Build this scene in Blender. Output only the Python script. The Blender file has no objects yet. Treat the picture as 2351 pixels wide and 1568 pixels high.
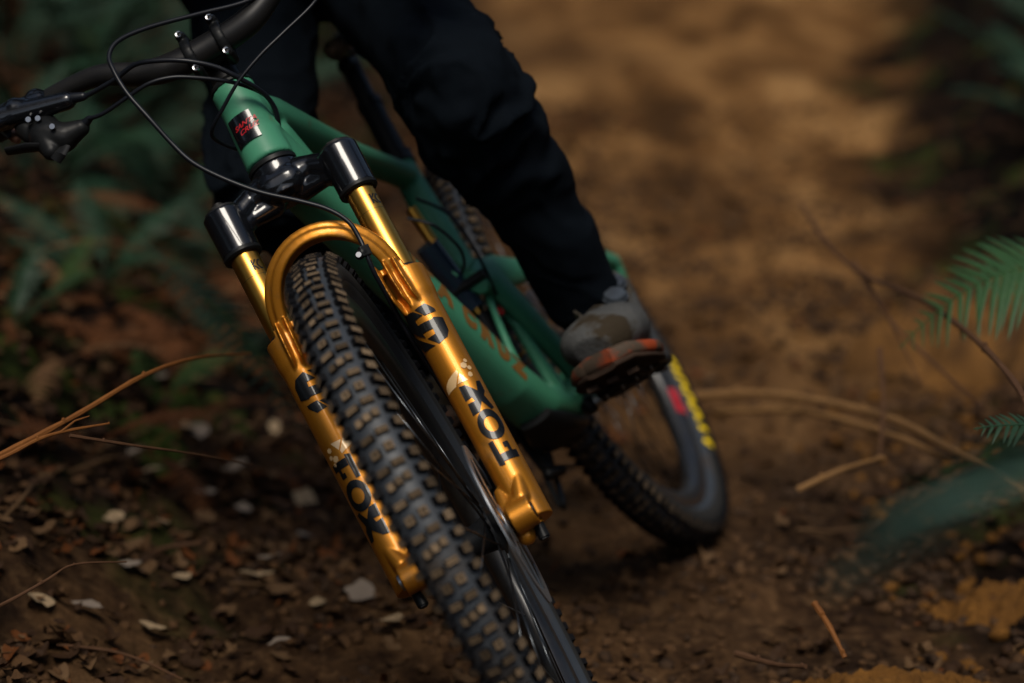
import bpy, bmesh, math, random
import numpy as np
from mathutils import Vector, Matrix, Euler

random.seed(7)
RNG = np.random.default_rng(11)
R = math.radians
PI = math.pi
SC = bpy.context.scene
COL = SC.collection

# ------------------------------------------------------------------ camera, world, light
PITCH = R(12.1)
CAM_Z = 1.262
cam_d = bpy.data.cameras.new("camera")
cam_d.sensor_width = 36.0
cam_d.lens = 6868.13 / 2351.0 * 36.0
cam_d.clip_start = 0.05
cam_d.clip_end = 1500.0
cam_d.dof.use_dof = True
cam_d.dof.focus_distance = 3.50
cam_d.dof.aperture_fstop = 2.5
cam = bpy.data.objects.new("camera", cam_d)
COL.objects.link(cam)
cam.location = (0, 0, CAM_Z)
cam.rotation_euler = (R(90) - PITCH, 0, 0)
SC.camera = cam

SUN_EL, SUN_AZ = R(57), R(-176)          # azimuth measured from +Y (ahead) towards +X (right)
world = bpy.data.worlds.new("World")
SC.world = world
world.use_nodes = True
wn = world.node_tree.nodes
sky = wn.new("ShaderNodeTexSky")
sky.sky_type = 'NISHITA'
sky.sun_disc = False
sky.sun_elevation = SUN_EL
sky.sun_rotation = SUN_AZ
sky.air_density = 1.3
sky.dust_density = 2.5
wn["Background"].inputs[1].default_value = 0.05
world.node_tree.links.new(sky.outputs[0], wn["Background"].inputs[0])

sun_d = bpy.data.lights.new("sun", 'SUN')
sun_d.energy = 1.5
sun_d.angle = R(24)
sun_d.color = (1.0, 0.93, 0.82)
sun = bpy.data.objects.new("sun", sun_d)
COL.objects.link(sun)
sun_dir = Vector((math.sin(SUN_AZ) * math.cos(SUN_EL), math.cos(SUN_AZ) * math.cos(SUN_EL), math.sin(SUN_EL)))
sun.rotation_euler = sun_dir.to_track_quat('Z', 'Y').to_euler()
sun.location = sun_dir * 20

SC.view_settings.view_transform = 'Standard'
SC.view_settings.look = 'None'
SC.view_settings.exposure = 0.74
SC.view_settings.gamma = 1.0
SC.view_settings.use_curve_mapping = False
SC.cycles.use_denoising = True
SC.cycles.max_bounces = 6

# ------------------------------------------------------------------ places
CAM_C, CAM_S = math.cos(PITCH), math.sin(PITCH)
F_PX = 6868.13


def cam2w(x, y, z):
    """camera axes (right, down, ahead) -> world"""
    return Vector((x, -CAM_S * y + CAM_C * z, CAM_Z - CAM_C * y - CAM_S * z))


def at(px, py, d):
    """point seen at a given pixel of a 2351 px wide frame, at depth d metres"""
    return cam2w((px - 1175.5) / F_PX * d, (py - 784) / F_PX * d, d)


# bike axes (x ahead, y left, z up, origin at the front axle when unsteered) in camera axes
PAR = [1.670367560848194, 1.1333165287670102, -1.7071233625165678, -0.05649187300479476, 0.23400461565922495,
       3.367733554325727, 0.19366804346409813]
ang = math.sqrt(sum(v * v for v in PAR[:3]))
Rb = Matrix.Rotation(ang, 3, Vector(PAR[:3]))
Cw = Matrix(((1, 0, 0), (0, -CAM_S, CAM_C), (0, -CAM_C, -CAM_S)))
BIKE_R = Cw @ Rb
BIKE_T = Cw @ Vector(PAR[3:6]) + Vector((0, 0, CAM_Z))
M_BIKE = Matrix.Translation(BIKE_T) @ BIKE_R.to_4x4()
STEER = PAR[6]
HA = R(64.5)
AX_F = Vector((math.sin(HA), 0, math.cos(HA)))
AX_U = Vector((-math.cos(HA), 0, math.sin(HA)))
FK0 = Matrix(((AX_F.x, 0, AX_U.x, 0), (0, 1, 0, 0), (AX_F.z, 0, AX_U.z, 0), (0, 0, 0, 1)))
FK0 = Matrix.Translation(-0.044 * AX_F) @ FK0                     # head tube axes (not steered)
FK = FK0 @ Matrix.Rotation(STEER, 4, 'Z')                          # fork axes (steered)
REAR = Matrix.Translation((-1.240, 0, -0.002)) @ Matrix.Rotation(R(-2.3), 4, 'Z')


# ------------------------------------------------------------------ helpers
def link(o, parent=None, m=None):
    COL.objects.link(o)
    if parent is not None:
        o.parent = parent
    if m is not None:
        o.matrix_basis = m
    return o


def empty(name, parent=None, m=None):
    o = bpy.data.objects.new(name, None)
    o.empty_display_size = 0.05
    return link(o, parent, m)


def tag(o, label=None, cat=None, group=None, kind=None):
    if label: o["label"] = label
    if cat: o["category"] = cat
    if group: o["group"] = group
    if kind: o["kind"] = kind
    return o


def perp(t, hint):
    t = Vector(t).normalized()
    u = Vector(hint) - t * Vector(hint).dot(t)
    if u.length < 1e-4:
        u = Vector((0, 0, 1)) - t * t.z
        if u.length < 1e-4: u = Vector((1, 0, 0))
    u.normalize()
    return u, t.cross(u)


class MB:
    def __init__(s):
        s.v = []; s.f = []; s.m = []; s.cur = 0

    def add(s, vs, fs):
        b = len(s.v)
        s.v.extend([tuple(x) for x in vs])
        for f in fs:
            s.f.append([b + i for i in f]); s.m.append(s.cur)
        return s

    def box(s, c, d, rot=None, taper=1.0):
        hx, hy, hz = d[0] / 2, d[1] / 2, d[2] / 2
        vs = []
        for z in (-1, 1):
            k = taper if z > 0 else 1.0
            for x, y in ((-1, -1), (1, -1), (1, 1), (-1, 1)):
                p = Vector((x * hx * k, y * hy * k, z * hz))
                if rot is not None: p = rot @ p
                vs.append(p + Vector(c))
        return s.add(vs, [(3, 2, 1, 0), (4, 5, 6, 7), (0, 1, 5, 4), (1, 2, 6, 5), (2, 3, 7, 6), (3, 0, 4, 7)])

    def loft(s, pts, rad, n=12, hint=(0, 1, 0), cap=True, sup=1.0, closed=False):
        """pts path; rad list of (a, b): a along hint side, b along the other normal"""
        pts = [Vector(p) for p in pts]
        if not isinstance(rad, (list, tuple)): rad = [(rad, rad)] * len(pts)
        rad = [(r, r) if not isinstance(r, (tuple, list)) else r for r in rad]
        vs = []
        N = len(pts)
        for i, p in enumerate(pts):
            if closed:
                t = pts[(i + 1) % N] - pts[i - 1]
            else:
                t = pts[min(i + 1, N - 1)] - pts[max(i - 1, 0)]
            u, w = perp(t, hint)
            a, b = rad[i]
            for k in range(n):
                th = 2 * PI * k / n
                c, q = math.cos(th), math.sin(th)
                if sup != 1.0:
                    c = math.copysign(abs(c) ** sup, c); q = math.copysign(abs(q) ** sup, q)
                vs.append(p + u * (a * c) + w * (b * q))
        fs = []
        for i in range(N if closed else N - 1):
            j = (i + 1) % N
            for k in range(n):
                l = (k + 1) % n
                fs.append((i * n + k, i * n + l, j * n + l, j * n + k))
        if cap and not closed:
            fs.append(tuple(reversed(range(n)))); fs.append(tuple((N - 1) * n + k for k in range(n)))
        return s.add(vs, fs)

    def cyl(s, a, b, r, r2=None, n=20):
        r2 = r if r2 is None else r2
        h = (0, 1, 0) if abs((Vector(b) - Vector(a)).normalized().y) < 0.8 else (1, 0, 0)
        return s.loft([a, b], [(r, r), (r2, r2)], n, h)

    def cap(s, a, b, ra, rb, n=14, hint=(0.13, 0.9, 0.2)):
        """rounded cone between two balls"""
        a, b = Vector(a), Vector(b)
        d = (b - a)
        L = d.length
        t = d / L if L > 1e-6 else Vector((0, 0, 1))
        pts = []; rad = []
        for i in range(1, 6):
            an = -PI / 2 + (PI / 2) * i / 5
            pts.append(a + t * (ra * math.sin(an))); rad.append(ra * math.cos(an))
        for i in range(0, 5):
            an = (PI / 2) * i / 5
            pts.append(b + t * (rb * math.sin(an))); rad.append(rb * math.cos(an))
        pts.insert(0, a - t * ra); rad.insert(0, ra * 0.02)
        pts.append(b + t * rb); rad.append(rb * 0.02)
        return s.loft(pts, rad, n, hint)

    def lathe(s, prof, n=64, axis='y', close=False):
        """prof list of (offset along axis, radius)"""
        vs = []
        for k in range(n):
            th = 2 * PI * k / n
            for (y, r) in prof:
                if axis == 'y': vs.append((r * math.cos(th), y, r * math.sin(th)))
                else: vs.append((r * math.cos(th), r * math.sin(th), y))
        m = len(prof)
        fs = []
        for k in range(n):
            l = (k + 1) % n
            for i in range(m if close else m - 1):
                j = (i + 1) % m
                fs.append((k * m + i, k * m + j, l * m + j, l * m + i))
        return s.add(vs, fs)

    def mesh(s, name, mats, scale=0.001, smooth=True, auto=None):
        me = bpy.data.meshes.new(name)
        me.from_pydata([(x * scale, y * scale, z * scale) for x, y, z in s.v], [], s.f)
        if not isinstance(mats, (list, tuple)): mats = [mats]
        for m in mats: me.materials.append(m)
        me.polygons.foreach_set("material_index", s.m)
        bm = bmesh.new(); bm.from_mesh(me)
        bmesh.ops.recalc_face_normals(bm, faces=bm.faces)
        bm.to_mesh(me); bm.free()
        if smooth:
            me.polygons.foreach_set("use_smooth", [True] * len(me.polygons))
            if auto is not None:
                me.set_sharp_from_angle(angle=R(auto))
        me.update()
        return me

    def build(s, name, mats, parent=None, m=None, scale=0.001, smooth=True, auto=40):
        o = bpy.data.objects.new(name, s.mesh(name, mats, scale, smooth, auto))
        return link(o, parent, m)


def blended(mb, name, mat, parent, m, voxel=2.5, smooth=6, scale=0.001, factor=0.5, disp=None):
    """union of overlapping closed shapes, rounded into one skin"""
    me = mb.mesh(name, mat, scale, True, None)
    tmp = bpy.data.objects.new("tmp", me)
    COL.objects.link(tmp)
    md = tmp.modifiers.new("r", 'REMESH'); md.mode = 'VOXEL'; md.voxel_size = voxel * scale; md.use_smooth_shade = True
    if smooth:
        ms = tmp.modifiers.new("s", 'SMOOTH'); ms.factor = factor; ms.iterations = smooth
    dg = bpy.context.evaluated_depsgraph_get()
    ev = tmp.evaluated_get(dg)
    new = bpy.data.meshes.new_from_object(ev)
    new.name = name
    bpy.data.objects.remove(tmp)
    if disp is not None:
        n = len(new.vertices)
        co = np.empty(n * 3); new.vertices.foreach_get("co", co)
        no = np.empty(n * 3); new.vertices.foreach_get("normal", no)
        co = co.reshape(-1, 3); no = no.reshape(-1, 3)
        co += no * disp(co)[:, None]
        new.vertices.foreach_set("co", co.ravel())
    if not new.materials: new.materials.append(mat)
    new.polygons.foreach_set("use_smooth", [True] * len(new.polygons))
    new.update()
    o = bpy.data.objects.new(name, new)
    return link(o, parent, m)


def _hash(ix, iy, iz, seed):
    h = (ix * 374761393 + iy * 668265263 + iz * 2147483647 + seed * 974634777) & 0xFFFFFFFF
    h = ((h ^ (h >> 13)) * 1274126177) & 0xFFFFFFFF
    h = h ^ (h >> 16)
    return (h & 0xFFFF) / 65535.0 * 2 - 1


def vnoise(p, seed=0):
    p = np.asarray(p, float)
    i = np.floor(p).astype(np.int64); f = p - i
    f = f * f * (3 - 2 * f)
    out = 0
    for dx in (0, 1):
        for dy in (0, 1):
            for dz in (0, 1):
                w = (f[:, 0] if dx else 1 - f[:, 0]) * (f[:, 1] if dy else 1 - f[:, 1]) * (f[:, 2] if dz else 1 - f[:, 2])
                out = out + w * _hash(i[:, 0] + dx, i[:, 1] + dy, i[:, 2] + dz, seed)
    return out


def fbm(p, oct=4, seed=0, gain=0.5):
    p = np.asarray(p, float); a = 1.0; o = 0
    for k in range(oct):
        o = o + a * vnoise(p * (2 ** k), seed + k); a *= gain
    return o


# ------------------------------------------------------------------ materials
def rgb(*c): return (c[0], c[1], c[2], 1.0)


def material(name, col, rough=0.5, metal=0.0, coat=0.0, coat_rough=0.05, vary=None, scale=20, detail=4, amount=0.6,
             bump=0.0, bump_scale=60, spec=0.5, rough_vary=0.0, sheen=0.0, trans=0.0, col3=None, scale3=3.0, cut3=(0.5, 0.65)):
    m = bpy.data.materials.new(name); m.use_nodes = True
    nt = m.node_tree; N = nt.nodes; L = nt.links
    b = N["Principled BSDF"]
    b.inputs["Base Color"].default_value = rgb(*col)
    b.inputs["Roughness"].default_value = rough
    b.inputs["Metallic"].default_value = metal
    if spec == 0.5 and rough >= 0.55 and metal < 0.1: spec = 0.10
    b.inputs["Specular IOR Level"].default_value = spec
    b.inputs["Coat Weight"].default_value = coat
    b.inputs["Coat Roughness"].default_value = coat_rough
    if sheen: b.inputs["Sheen Weight"].default_value = sheen
    if trans: b.inputs["Transmission Weight"].default_value = trans
    tc = N.new("ShaderNodeTexCoord")
    out = None
    if vary is not None:
        nz = N.new("ShaderNodeTexNoise"); nz.inputs["Scale"].default_value = scale; nz.inputs["Detail"].default_value = detail
        nz.inputs["Roughness"].default_value = 0.65
        L.new(tc.outputs["Object"], nz.inputs["Vector"])
        cr = N.new("ShaderNodeValToRGB")
        cr.color_ramp.elements[0].position = 0.5 - 0.5 * (1 - amount); cr.color_ramp.elements[1].position = 0.5 + 0.5 * (1 - amount)
        cr.color_ramp.elements[0].color = rgb(*col); cr.color_ramp.elements[1].color = rgb(*vary)
        L.new(nz.outputs["Fac"], cr.inputs["Fac"])
        out = cr.outputs["Color"]
        if rough_vary:
            mr = N.new("ShaderNodeMapRange"); mr.inputs["To Min"].default_value = rough - rough_vary; mr.inputs["To Max"].default_value = rough + rough_vary
            L.new(nz.outputs["Fac"], mr.inputs["Value"]); L.new(mr.outputs["Result"], b.inputs["Roughness"])
    if col3 is not None:
        n3 = N.new("ShaderNodeTexNoise"); n3.inputs["Scale"].default_value = scale3; n3.inputs["Detail"].default_value = 5
        L.new(tc.outputs["Object"], n3.inputs["Vector"])
        r3 = N.new("ShaderNodeMapRange"); r3.inputs["From Min"].default_value = cut3[0]; r3.inputs["From Max"].default_value = cut3[1]
        L.new(n3.outputs["Fac"], r3.inputs["Value"])
        mx = N.new("ShaderNodeMixRGB"); mx.inputs["Color2"].default_value = rgb(*col3)
        L.new(r3.outputs["Result"], mx.inputs["Fac"])
        if out is not None: L.new(out, mx.inputs["Color1"])
        else: mx.inputs["Color1"].default_value = rgb(*col)
        out = mx.outputs["Color"]
    if out is not None: L.new(out, b.inputs["Base Color"])
    if bump:
        nb = N.new("ShaderNodeTexNoise"); nb.inputs["Scale"].default_value = bump_scale; nb.inputs["Detail"].default_value = 5
        L.new(tc.outputs["Object"], nb.inputs["Vector"])
        bp = N.new("ShaderNodeBump"); bp.inputs["Strength"].default_value = bump; bp.inputs["Distance"].default_value = 0.004
        L.new(nb.outputs["Fac"], bp.inputs["Height"]); L.new(bp.outputs["Normal"], b.inputs["Normal"])
    return m


M = {}
M['gold'] = material("amber_paint", (0.58, 0.225, 0.016), 0.44, 0.75, 0.22, 0.08, vary=(0.42, 0.165, 0.014), scale=900, amount=0.2, col3=(0.26, 0.13, 0.04), scale3=34, cut3=(0.58, 0.82), bump=0.05, bump_scale=1500)
M['kash'] = material("gold_anodised", (0.74, 0.36, 0.055), 0.30, 1.0, 0.0, vary=(0.70, 0.36, 0.07), scale=40, amount=0.4)
M['gloss'] = material("gloss_black", (0.004, 0.0045, 0.006), 0.20, 0.0, 0.45, 0.05, bump=0.05, bump_scale=60)
M['green'] = material("matte_green_paint", (0.046, 0.215, 0.122), 0.52, 0.0, 0.06, 0.3, vary=(0.056, 0.24, 0.138), spec=0.35, scale=6, amount=0.2,
                      col3=(0.10, 0.13, 0.075), scale3=26, cut3=(0.66, 0.80), bump=0.02, bump_scale=300)
M['brown'] = material("brown_decal", (0.20, 0.095, 0.022), 0.5)
M['black'] = material("satin_black", (0.006, 0.007, 0.008), 0.42, 0.0, 0.0, vary=(0.010, 0.010, 0.010), scale=30, spec=0.18)
M['blackm'] = material("anodised_black", (0.012, 0.012, 0.013), 0.42, 0.3, vary=(0.018, 0.017, 0.016), scale=50, spec=0.3)
M['decal'] = material("black_decal", (0.003, 0.0035, 0.004), 0.4, 0.0, 0.35, 0.05, spec=0.25, bump=0.05, bump_scale=200)
M['decalm'] = material("black_print", (0.008, 0.006, 0.004), 0.3)
M['pale'] = material("pale_gold_decal", (0.75, 0.50, 0.24), 0.35, 0.3, 0.8, 0.06)
M['steel'] = material("brushed_steel", (0.36, 0.38, 0.40), 0.42, 1.0)
M['bolt'] = material("bolt_steel", (0.30, 0.30, 0.31), 0.25, 1.0)
M['red'] = material("red_print", (0.50, 0.012, 0.018), 0.35, 0.0, 0.6)
M['hose'] = material("black_hose", (0.006, 0.007, 0.010), 0.38, 0.0, 0.0, 0.15, spec=0.3)
M['rubber'] = material("tyre_rubber", (0.026, 0.031, 0.038), 0.5, 0.0, spec=0.45, vary=(0.038, 0.044, 0.052), scale=25, detail=8, amount=0.4,  # blue tint in the base colour stands for reflected sky
                       col3=(0.050, 0.036, 0.024), scale3=12, cut3=(0.55, 0.75), bump=0.1, bump_scale=400)
M['side'] = material("sidewall_rubber", (0.020, 0.021, 0.022), 0.7, 0.0, vary=(0.035, 0.033, 0.030), scale=30, detail=8, amount=0.35, bump=0.12, bump_scale=300)
M['knobtop'] = material("knob_worn_top", (0.30, 0.205, 0.118), 0.88, 0.0, vary=(0.035, 0.030, 0.026), scale=90, detail=6, amount=0.35, bump=0.2, bump_scale=500)
def _rand(m, lo, hi):
    N = m.node_tree.nodes; L = m.node_tree.links; b = N["Principled BSDF"]
    src = b.inputs["Base Color"].links[0].from_socket
    oi = N.new("ShaderNodeObjectInfo"); mr = N.new("ShaderNodeMapRange"); mr.inputs["To Min"].default_value = lo; mr.inputs["To Max"].default_value = hi
    L.new(oi.outputs["Random"], mr.inputs["Value"])
    vm = N.new("ShaderNodeVectorMath"); vm.operation = 'SCALE'; L.new(src, vm.inputs[0]); L.new(mr.outputs["Result"], vm.inputs["Scale"])
    L.new(vm.outputs["Vector"], b.inputs["Base Color"])


_rand(M['knobtop'], 0.35, 1.15)
M['knobside'] = material("knob_side", (0.004, 0.004, 0.005), 0.7)  # blacker than the tyre rubber: shade between knobs put into the colour
M['rim'] = material("dark_carbon_rim", (0.008, 0.009, 0.012), 0.36, 0.0, 0.15, 0.12, vary=(0.02, 0.018, 0.015), scale=30, amount=0.5)
M['spoke'] = material('dark_spoke_steel', (0.10, 0.11, 0.12), 0.3, 0.9)
M['yellow'] = material("yellow_print", (0.95, 0.66, 0.01), 0.6)
M['pants'] = material("dark_navy_fabric", (0.0020, 0.0034, 0.0054), 0.9, 0.0, vary=(0.0036, 0.0058, 0.0090), scale=8, spec=0.06, bump=0.15, bump_scale=700)
M['shoeu'] = material("dusty_grey_shoe", (0.030, 0.031, 0.032), 0.85, vary=(0.115, 0.115, 0.11), scale=24, detail=8, amount=0.2,
                      col3=(0.035, 0.026, 0.016), scale3=24, cut3=(0.50, 0.60), bump=0.3, bump_scale=260)
M['shoed'] = material("dark_shoe_fabric", (0.045, 0.040, 0.036), 0.8, vary=(0.09, 0.075, 0.055), scale=60, amount=0.5, bump=0.3, bump_scale=260)
M['dial'] = material('slate_blue_dial', (0.045, 0.055, 0.068), 0.45, vary=(0.02, 0.024, 0.03), scale=60)
M['orange'] = material("orange_rubber", (0.34, 0.055, 0.016), 0.6, vary=(0.20, 0.038, 0.014), scale=25, amount=0.4, col3=(0.07, 0.05, 0.035), scale3=22, cut3=(0.46, 0.58))
M['sole'] = material("dark_rubber_sole", (0.022, 0.014, 0.010), 0.8, vary=(0.05, 0.03, 0.02), scale=40, amount=0.5)
M['skin'] = material("skin", (0.36, 0.20, 0.14), 0.55)
M['jersey'] = material("black_jersey", (0.010, 0.011, 0.013), 0.85, vary=(0.014, 0.015, 0.018), scale=10)
M['helmet'] = material("matt_black_helmet", (0.015, 0.015, 0.016), 0.4)
M['boot'] = material("worn_brown_leather", (0.16, 0.10, 0.06), 0.7, vary=(0.05, 0.03, 0.02), scale=60, amount=0.4)
M['blue'] = material("blue_gloss", (0.02, 0.035, 0.06), 0.2, 0.2, 0.6)


# ------------------------------------------------------------------ flat print wrapped on a surface
def flat_text(s, size, offset=0.0, shear=0.0, xs=1.0):
    cu = bpy.data.curves.new("t", 'FONT'); cu.body = s; cu.size = size; cu.offset = offset; cu.shear = shear
    cu.align_x = 'CENTER'; cu.align_y = 'CENTER'; cu.resolution_u = 4
    o = bpy.data.objects.new("t", cu); COL.objects.link(o)
    bpy.context.view_layer.update()
    me = o.to_mesh()
    vs = [(v.co.x * xs, v.co.y) for v in me.vertices]; fs = [list(p.vertices) for p in me.polygons]
    o.to_mesh_clear(); bpy.data.objects.remove(o)
    return vs, fs


def wrap(name, shapes, fn, mat, parent, m, step=2.0, axis=1):
    """shapes: list of (verts2d, faces) in mm; fn(u, v) -> point in mm"""
    bm = bmesh.new()
    for vs, fs in shapes:
        bv = [bm.verts.new((x, y, 0)) for x, y in vs]
        for f in fs:
            try: bm.faces.new([bv[i] for i in f])
            except ValueError: pass
    for ax in ((0, 1) if axis == 2 else (axis,)):
        lo = min(v.co[ax] for v in bm.verts); hi = max(v.co[ax] for v in bm.verts)
        k = lo + step
        while k < hi:
            co = [0, 0, 0]; no = [0, 0, 0]; co[ax] = k; no[ax] = 1
            bmesh.ops.bisect_plane(bm, geom=bm.verts[:] + bm.edges[:] + bm.faces[:], plane_co=co, plane_no=no)
            k += step
    for v in bm.verts:
        p = Vector(fn(v.co.x, v.co.y)); v.co = p * 0.001
    me = bpy.data.meshes.new(name); bm.to_mesh(me); bm.free(); me.materials.append(mat)
    me.polygons.foreach_set("use_smooth", [True] * len(me.polygons))
    return link(bpy.data.objects.new(name, me), parent, m)


def poly(pts): return (pts, [list(range(len(pts)))])


def ring2(a, b, t, n=28, tb=None):
    tb = t if tb is None else tb
    vs = []; fs = []
    for k in range(n):
        th = 2 * PI * k / n
        vs.append((a * math.cos(th), b * math.sin(th))); vs.append(((a - t) * math.cos(th), (b - tb) * math.sin(th)))
    for k in range(n):
        l = (k + 1) % n
        fs.append([2 * k, 2 * l, 2 * l + 1, 2 * k + 1])
    return vs, fs


def shift(sh, dx, dy=0): return [(x + dx, y + dy) for x, y in sh[0]], sh[1]


# ------------------------------------------------------------------ ground
def smooth01(t): t = np.clip(t, 0, 1); return t * t * (3 - 2 * t)


def terrain(x, y, fine=True):
    x = np.asarray(x, float); y = np.asarray(y, float)
    xc = 0.16 + 0.03 * (y - 4) + 0.010 * np.maximum(y - 6, 0) ** 1.5
    hw = 0.46 + 0.05 * (y - 4)
    dl = (xc - hw) - x
    dr = x - (xc + hw)
    h = 0.42 * smooth01(dl / 0.9) + 0.10 * np.maximum(dl - 0.5, 0)
    h = h + 0.30 * smooth01(dr / 0.8) + 0.08 * np.maximum(dr - 0.5, 0)
    # unseen rise all round, added to block low sky and darken reflections
    r = np.sqrt(x ** 2 + (y - 5) ** 2)
    h = h + 9.0 * smooth01((r - 16) / 30)
    h = np.where(y < 0, np.minimum(h, 0.9 + 9.0 * smooth01((r - 16) / 30)), h)
    p = np.stack([x, y, x * 0], 1)
    amp = 0.35 + 0.65 * smooth01(np.maximum(dl, dr) / 0.35 + 0.5)
    h = h + 0.045 * fbm(p * 2.2, 3, 3) * amp
    if fine:
        h = h + 0.022 * fbm(p * 11, 3, 9) * amp + 0.007 * fbm(p * 46, 2, 21)
    # keep the tyres standing on it
    for bx, by in ((0.17, 3.28), (0.30, 4.46)):
        w = np.exp(-(((x - bx) / 0.10) ** 2 + ((y - by) / 0.16) ** 2))
        h = h * (1 - w) + 0.0 * w
    return h


def hz(x, y): return float(terrain(np.array([x]), np.array([y]))[0])


def ground_material():
    m = bpy.data.materials.new("forest_soil"); m.use_nodes = True
    nt = m.node_tree; N = nt.nodes; L = nt.links; b = N["Principled BSDF"]
    b.inputs["Roughness"].default_value = 0.9
    b.inputs["Specular IOR Level"].default_value = 0.06
    tc = N.new("ShaderNodeTexCoord")
    at_ = N.new("ShaderNodeAttribute"); at_.attribute_name = "path"; at_.attribute_type = 'GEOMETRY'

    def noise(sc, det=5, rough=0.6, dist=0.0, along=1.0):
        mp = N.new("ShaderNodeMapping"); mp.inputs["Scale"].default_value = (1, along, 1)
        L.new(tc.outputs["Object"], mp.inputs["Vector"])
        n = N.new("ShaderNodeTexNoise"); n.inputs["Scale"].default_value = sc; n.inputs["Detail"].default_value = det
        n.inputs["Roughness"].default_value = rough; n.inputs["Distortion"].default_value = dist
        L.new(mp.outputs["Vector"], n.inputs["Vector"]); return n.outputs["Fac"]

    def ramp(f, *st):
        r = N.new("ShaderNodeValToRGB"); e = r.color_ramp.elements
        e[0].position, e[0].color = st[0][0], rgb(*st[0][1]); e[1].position, e[1].color = st[-1][0], rgb(*st[-1][1])
        for p_, c_ in st[1:-1]:
            q = e.new(p_); q.color = rgb(*c_)
        L.new(f, r.inputs["Fac"]); return r.outputs["Color"]

    def mix(f, a, c):
        x = N.new("ShaderNodeMixRGB"); L.new(f, x.inputs["Fac"]); L.new(a, x.inputs["Color1"]); L.new(c, x.inputs["Color2"]); return x.outputs["Color"]

    trail = ramp(noise(3.4, 10, 0.72, 0.5, 0.5), (0.38, (0.007, 0.0036, 0.002)), (0.47, (0.028, 0.014, 0.0065)), (0.55, (0.078, 0.040, 0.017)), (0.68, (0.17, 0.092, 0.040)))
    small = ramp(noise(38, 6, 0.7), (0.38, (0.010, 0.005, 0.003)), (0.52, (0.060, 0.031, 0.014)), (0.70, (0.21, 0.12, 0.055)))
    mxs = N.new("ShaderNodeMixRGB"); mxs.inputs["Fac"].default_value = 0.42; L.new(trail, mxs.inputs["Color1"]); L.new(small, mxs.inputs["Color2"])
    far = N.new("ShaderNodeAttribute"); far.attribute_name = "far_tone"; far.attribute_type = 'GEOMETRY'
    far_soil = ramp(noise(3.4, 7, 0.62, 0.5, 0.24), (0.36, (0.060, 0.028, 0.009)), (0.47, (0.135, 0.063, 0.020)), (0.57, (0.235, 0.119, 0.041)), (0.70, (0.37, 0.205, 0.080)))  # paler soil colours for the far trail
    side = ramp(noise(5, 8, 0.7, 0.5), (0.42, (0.002, 0.0015, 0.001)), (0.54, (0.007, 0.004, 0.0025)), (0.64, (0.026, 0.013, 0.006)), (0.76, (0.075, 0.038, 0.016)))  # bank soil colours darkened to hold the shade of the trees
    moss = ramp(noise(24, 5), (0.40, (0.012, 0.018, 0.004)), (0.70, (0.05, 0.065, 0.012)))
    mm = N.new("ShaderNodeMapRange"); mm.inputs["From Min"].default_value = 0.55; mm.inputs["From Max"].default_value = 0.64
    L.new(noise(3.1, 4), mm.inputs["Value"])
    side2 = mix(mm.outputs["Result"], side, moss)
    fin = mix(at_.outputs["Fac"], side2, mix(far.outputs["Fac"], mxs.outputs["Color"], far_soil))
    L.new(fin, b.inputs["Base Color"])
    bp = N.new("ShaderNodeBump"); bp.inputs["Strength"].default_value = 0.7; bp.inputs["Distance"].default_value = 0.012
    L.new(noise(70, 6, 0.7), bp.inputs["Height"]); L.new(bp.outputs["Normal"], b.inputs["Normal"])
    return m


M['soil'] = ground_material()


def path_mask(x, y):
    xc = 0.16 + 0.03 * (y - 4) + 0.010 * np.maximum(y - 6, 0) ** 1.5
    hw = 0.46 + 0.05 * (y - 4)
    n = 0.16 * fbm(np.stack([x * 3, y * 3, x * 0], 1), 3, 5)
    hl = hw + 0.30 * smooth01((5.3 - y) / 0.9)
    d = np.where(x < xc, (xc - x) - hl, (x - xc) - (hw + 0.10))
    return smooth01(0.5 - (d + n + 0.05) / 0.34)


def make_ground():
    yn = 2.2 + 13 * np.linspace(0, 1, 380) ** 1.6
    ys = np.concatenate([-np.geomspace(400, 3, 26), np.linspace(-1.5, 2.0, 16), yn, np.geomspace(15.6, 400, 36)])
    xn = np.linspace(-1.9, 2.3, 300)
    xs = np.concatenate([-np.geomspace(400, 2.2, 34), xn, np.geomspace(2.6, 400, 34)])
    X, Y = np.meshgrid(xs, ys)
    x = X.ravel(); y = Y.ravel()
    near = (np.abs(x) < 4) & (y > 1.5) & (y < 17)
    z = np.where(near, terrain(x, y, True), terrain(x, y, False))
    nx, ny = len(xs), len(ys)
    idx = np.arange(nx * ny).reshape(ny, nx)
    f = np.stack([idx[:-1, :-1], idx[:-1, 1:], idx[1:, 1:], idx[1:, :-1]], -1).reshape(-1, 4)
    me = bpy.data.meshes.new("ground")
    me.vertices.add(len(x)); me.vertices.foreach_set("co", np.stack([x, y, z], 1).ravel())
    me.loops.add(f.size); me.loops.foreach_set("vertex_index", f.ravel())
    me.polygons.add(len(f)); me.polygons.foreach_set("loop_start", np.arange(len(f)) * 4)
    me.polygons.foreach_set("use_smooth", [True] * len(f))
    me.update(); me.validate()
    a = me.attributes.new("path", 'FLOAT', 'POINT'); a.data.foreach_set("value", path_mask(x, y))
    dn = fbm(np.stack([x * 1.6, y * 1.1, x * 0], 1), 3, 61)
    a2 = me.attributes.new("far_tone", 'FLOAT', 'POINT'); a2.data.foreach_set("value", smooth01((y - 4.6 + 0.5 * dn) / 2.2) * smooth01(1.15 - np.abs(x - 0.10 * y - 0.1) / (0.14 * y + .2) + .3 * dn))  # soil turns paler farther along the trail
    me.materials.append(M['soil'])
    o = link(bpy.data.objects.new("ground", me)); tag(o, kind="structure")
    return o


make_ground()


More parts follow.
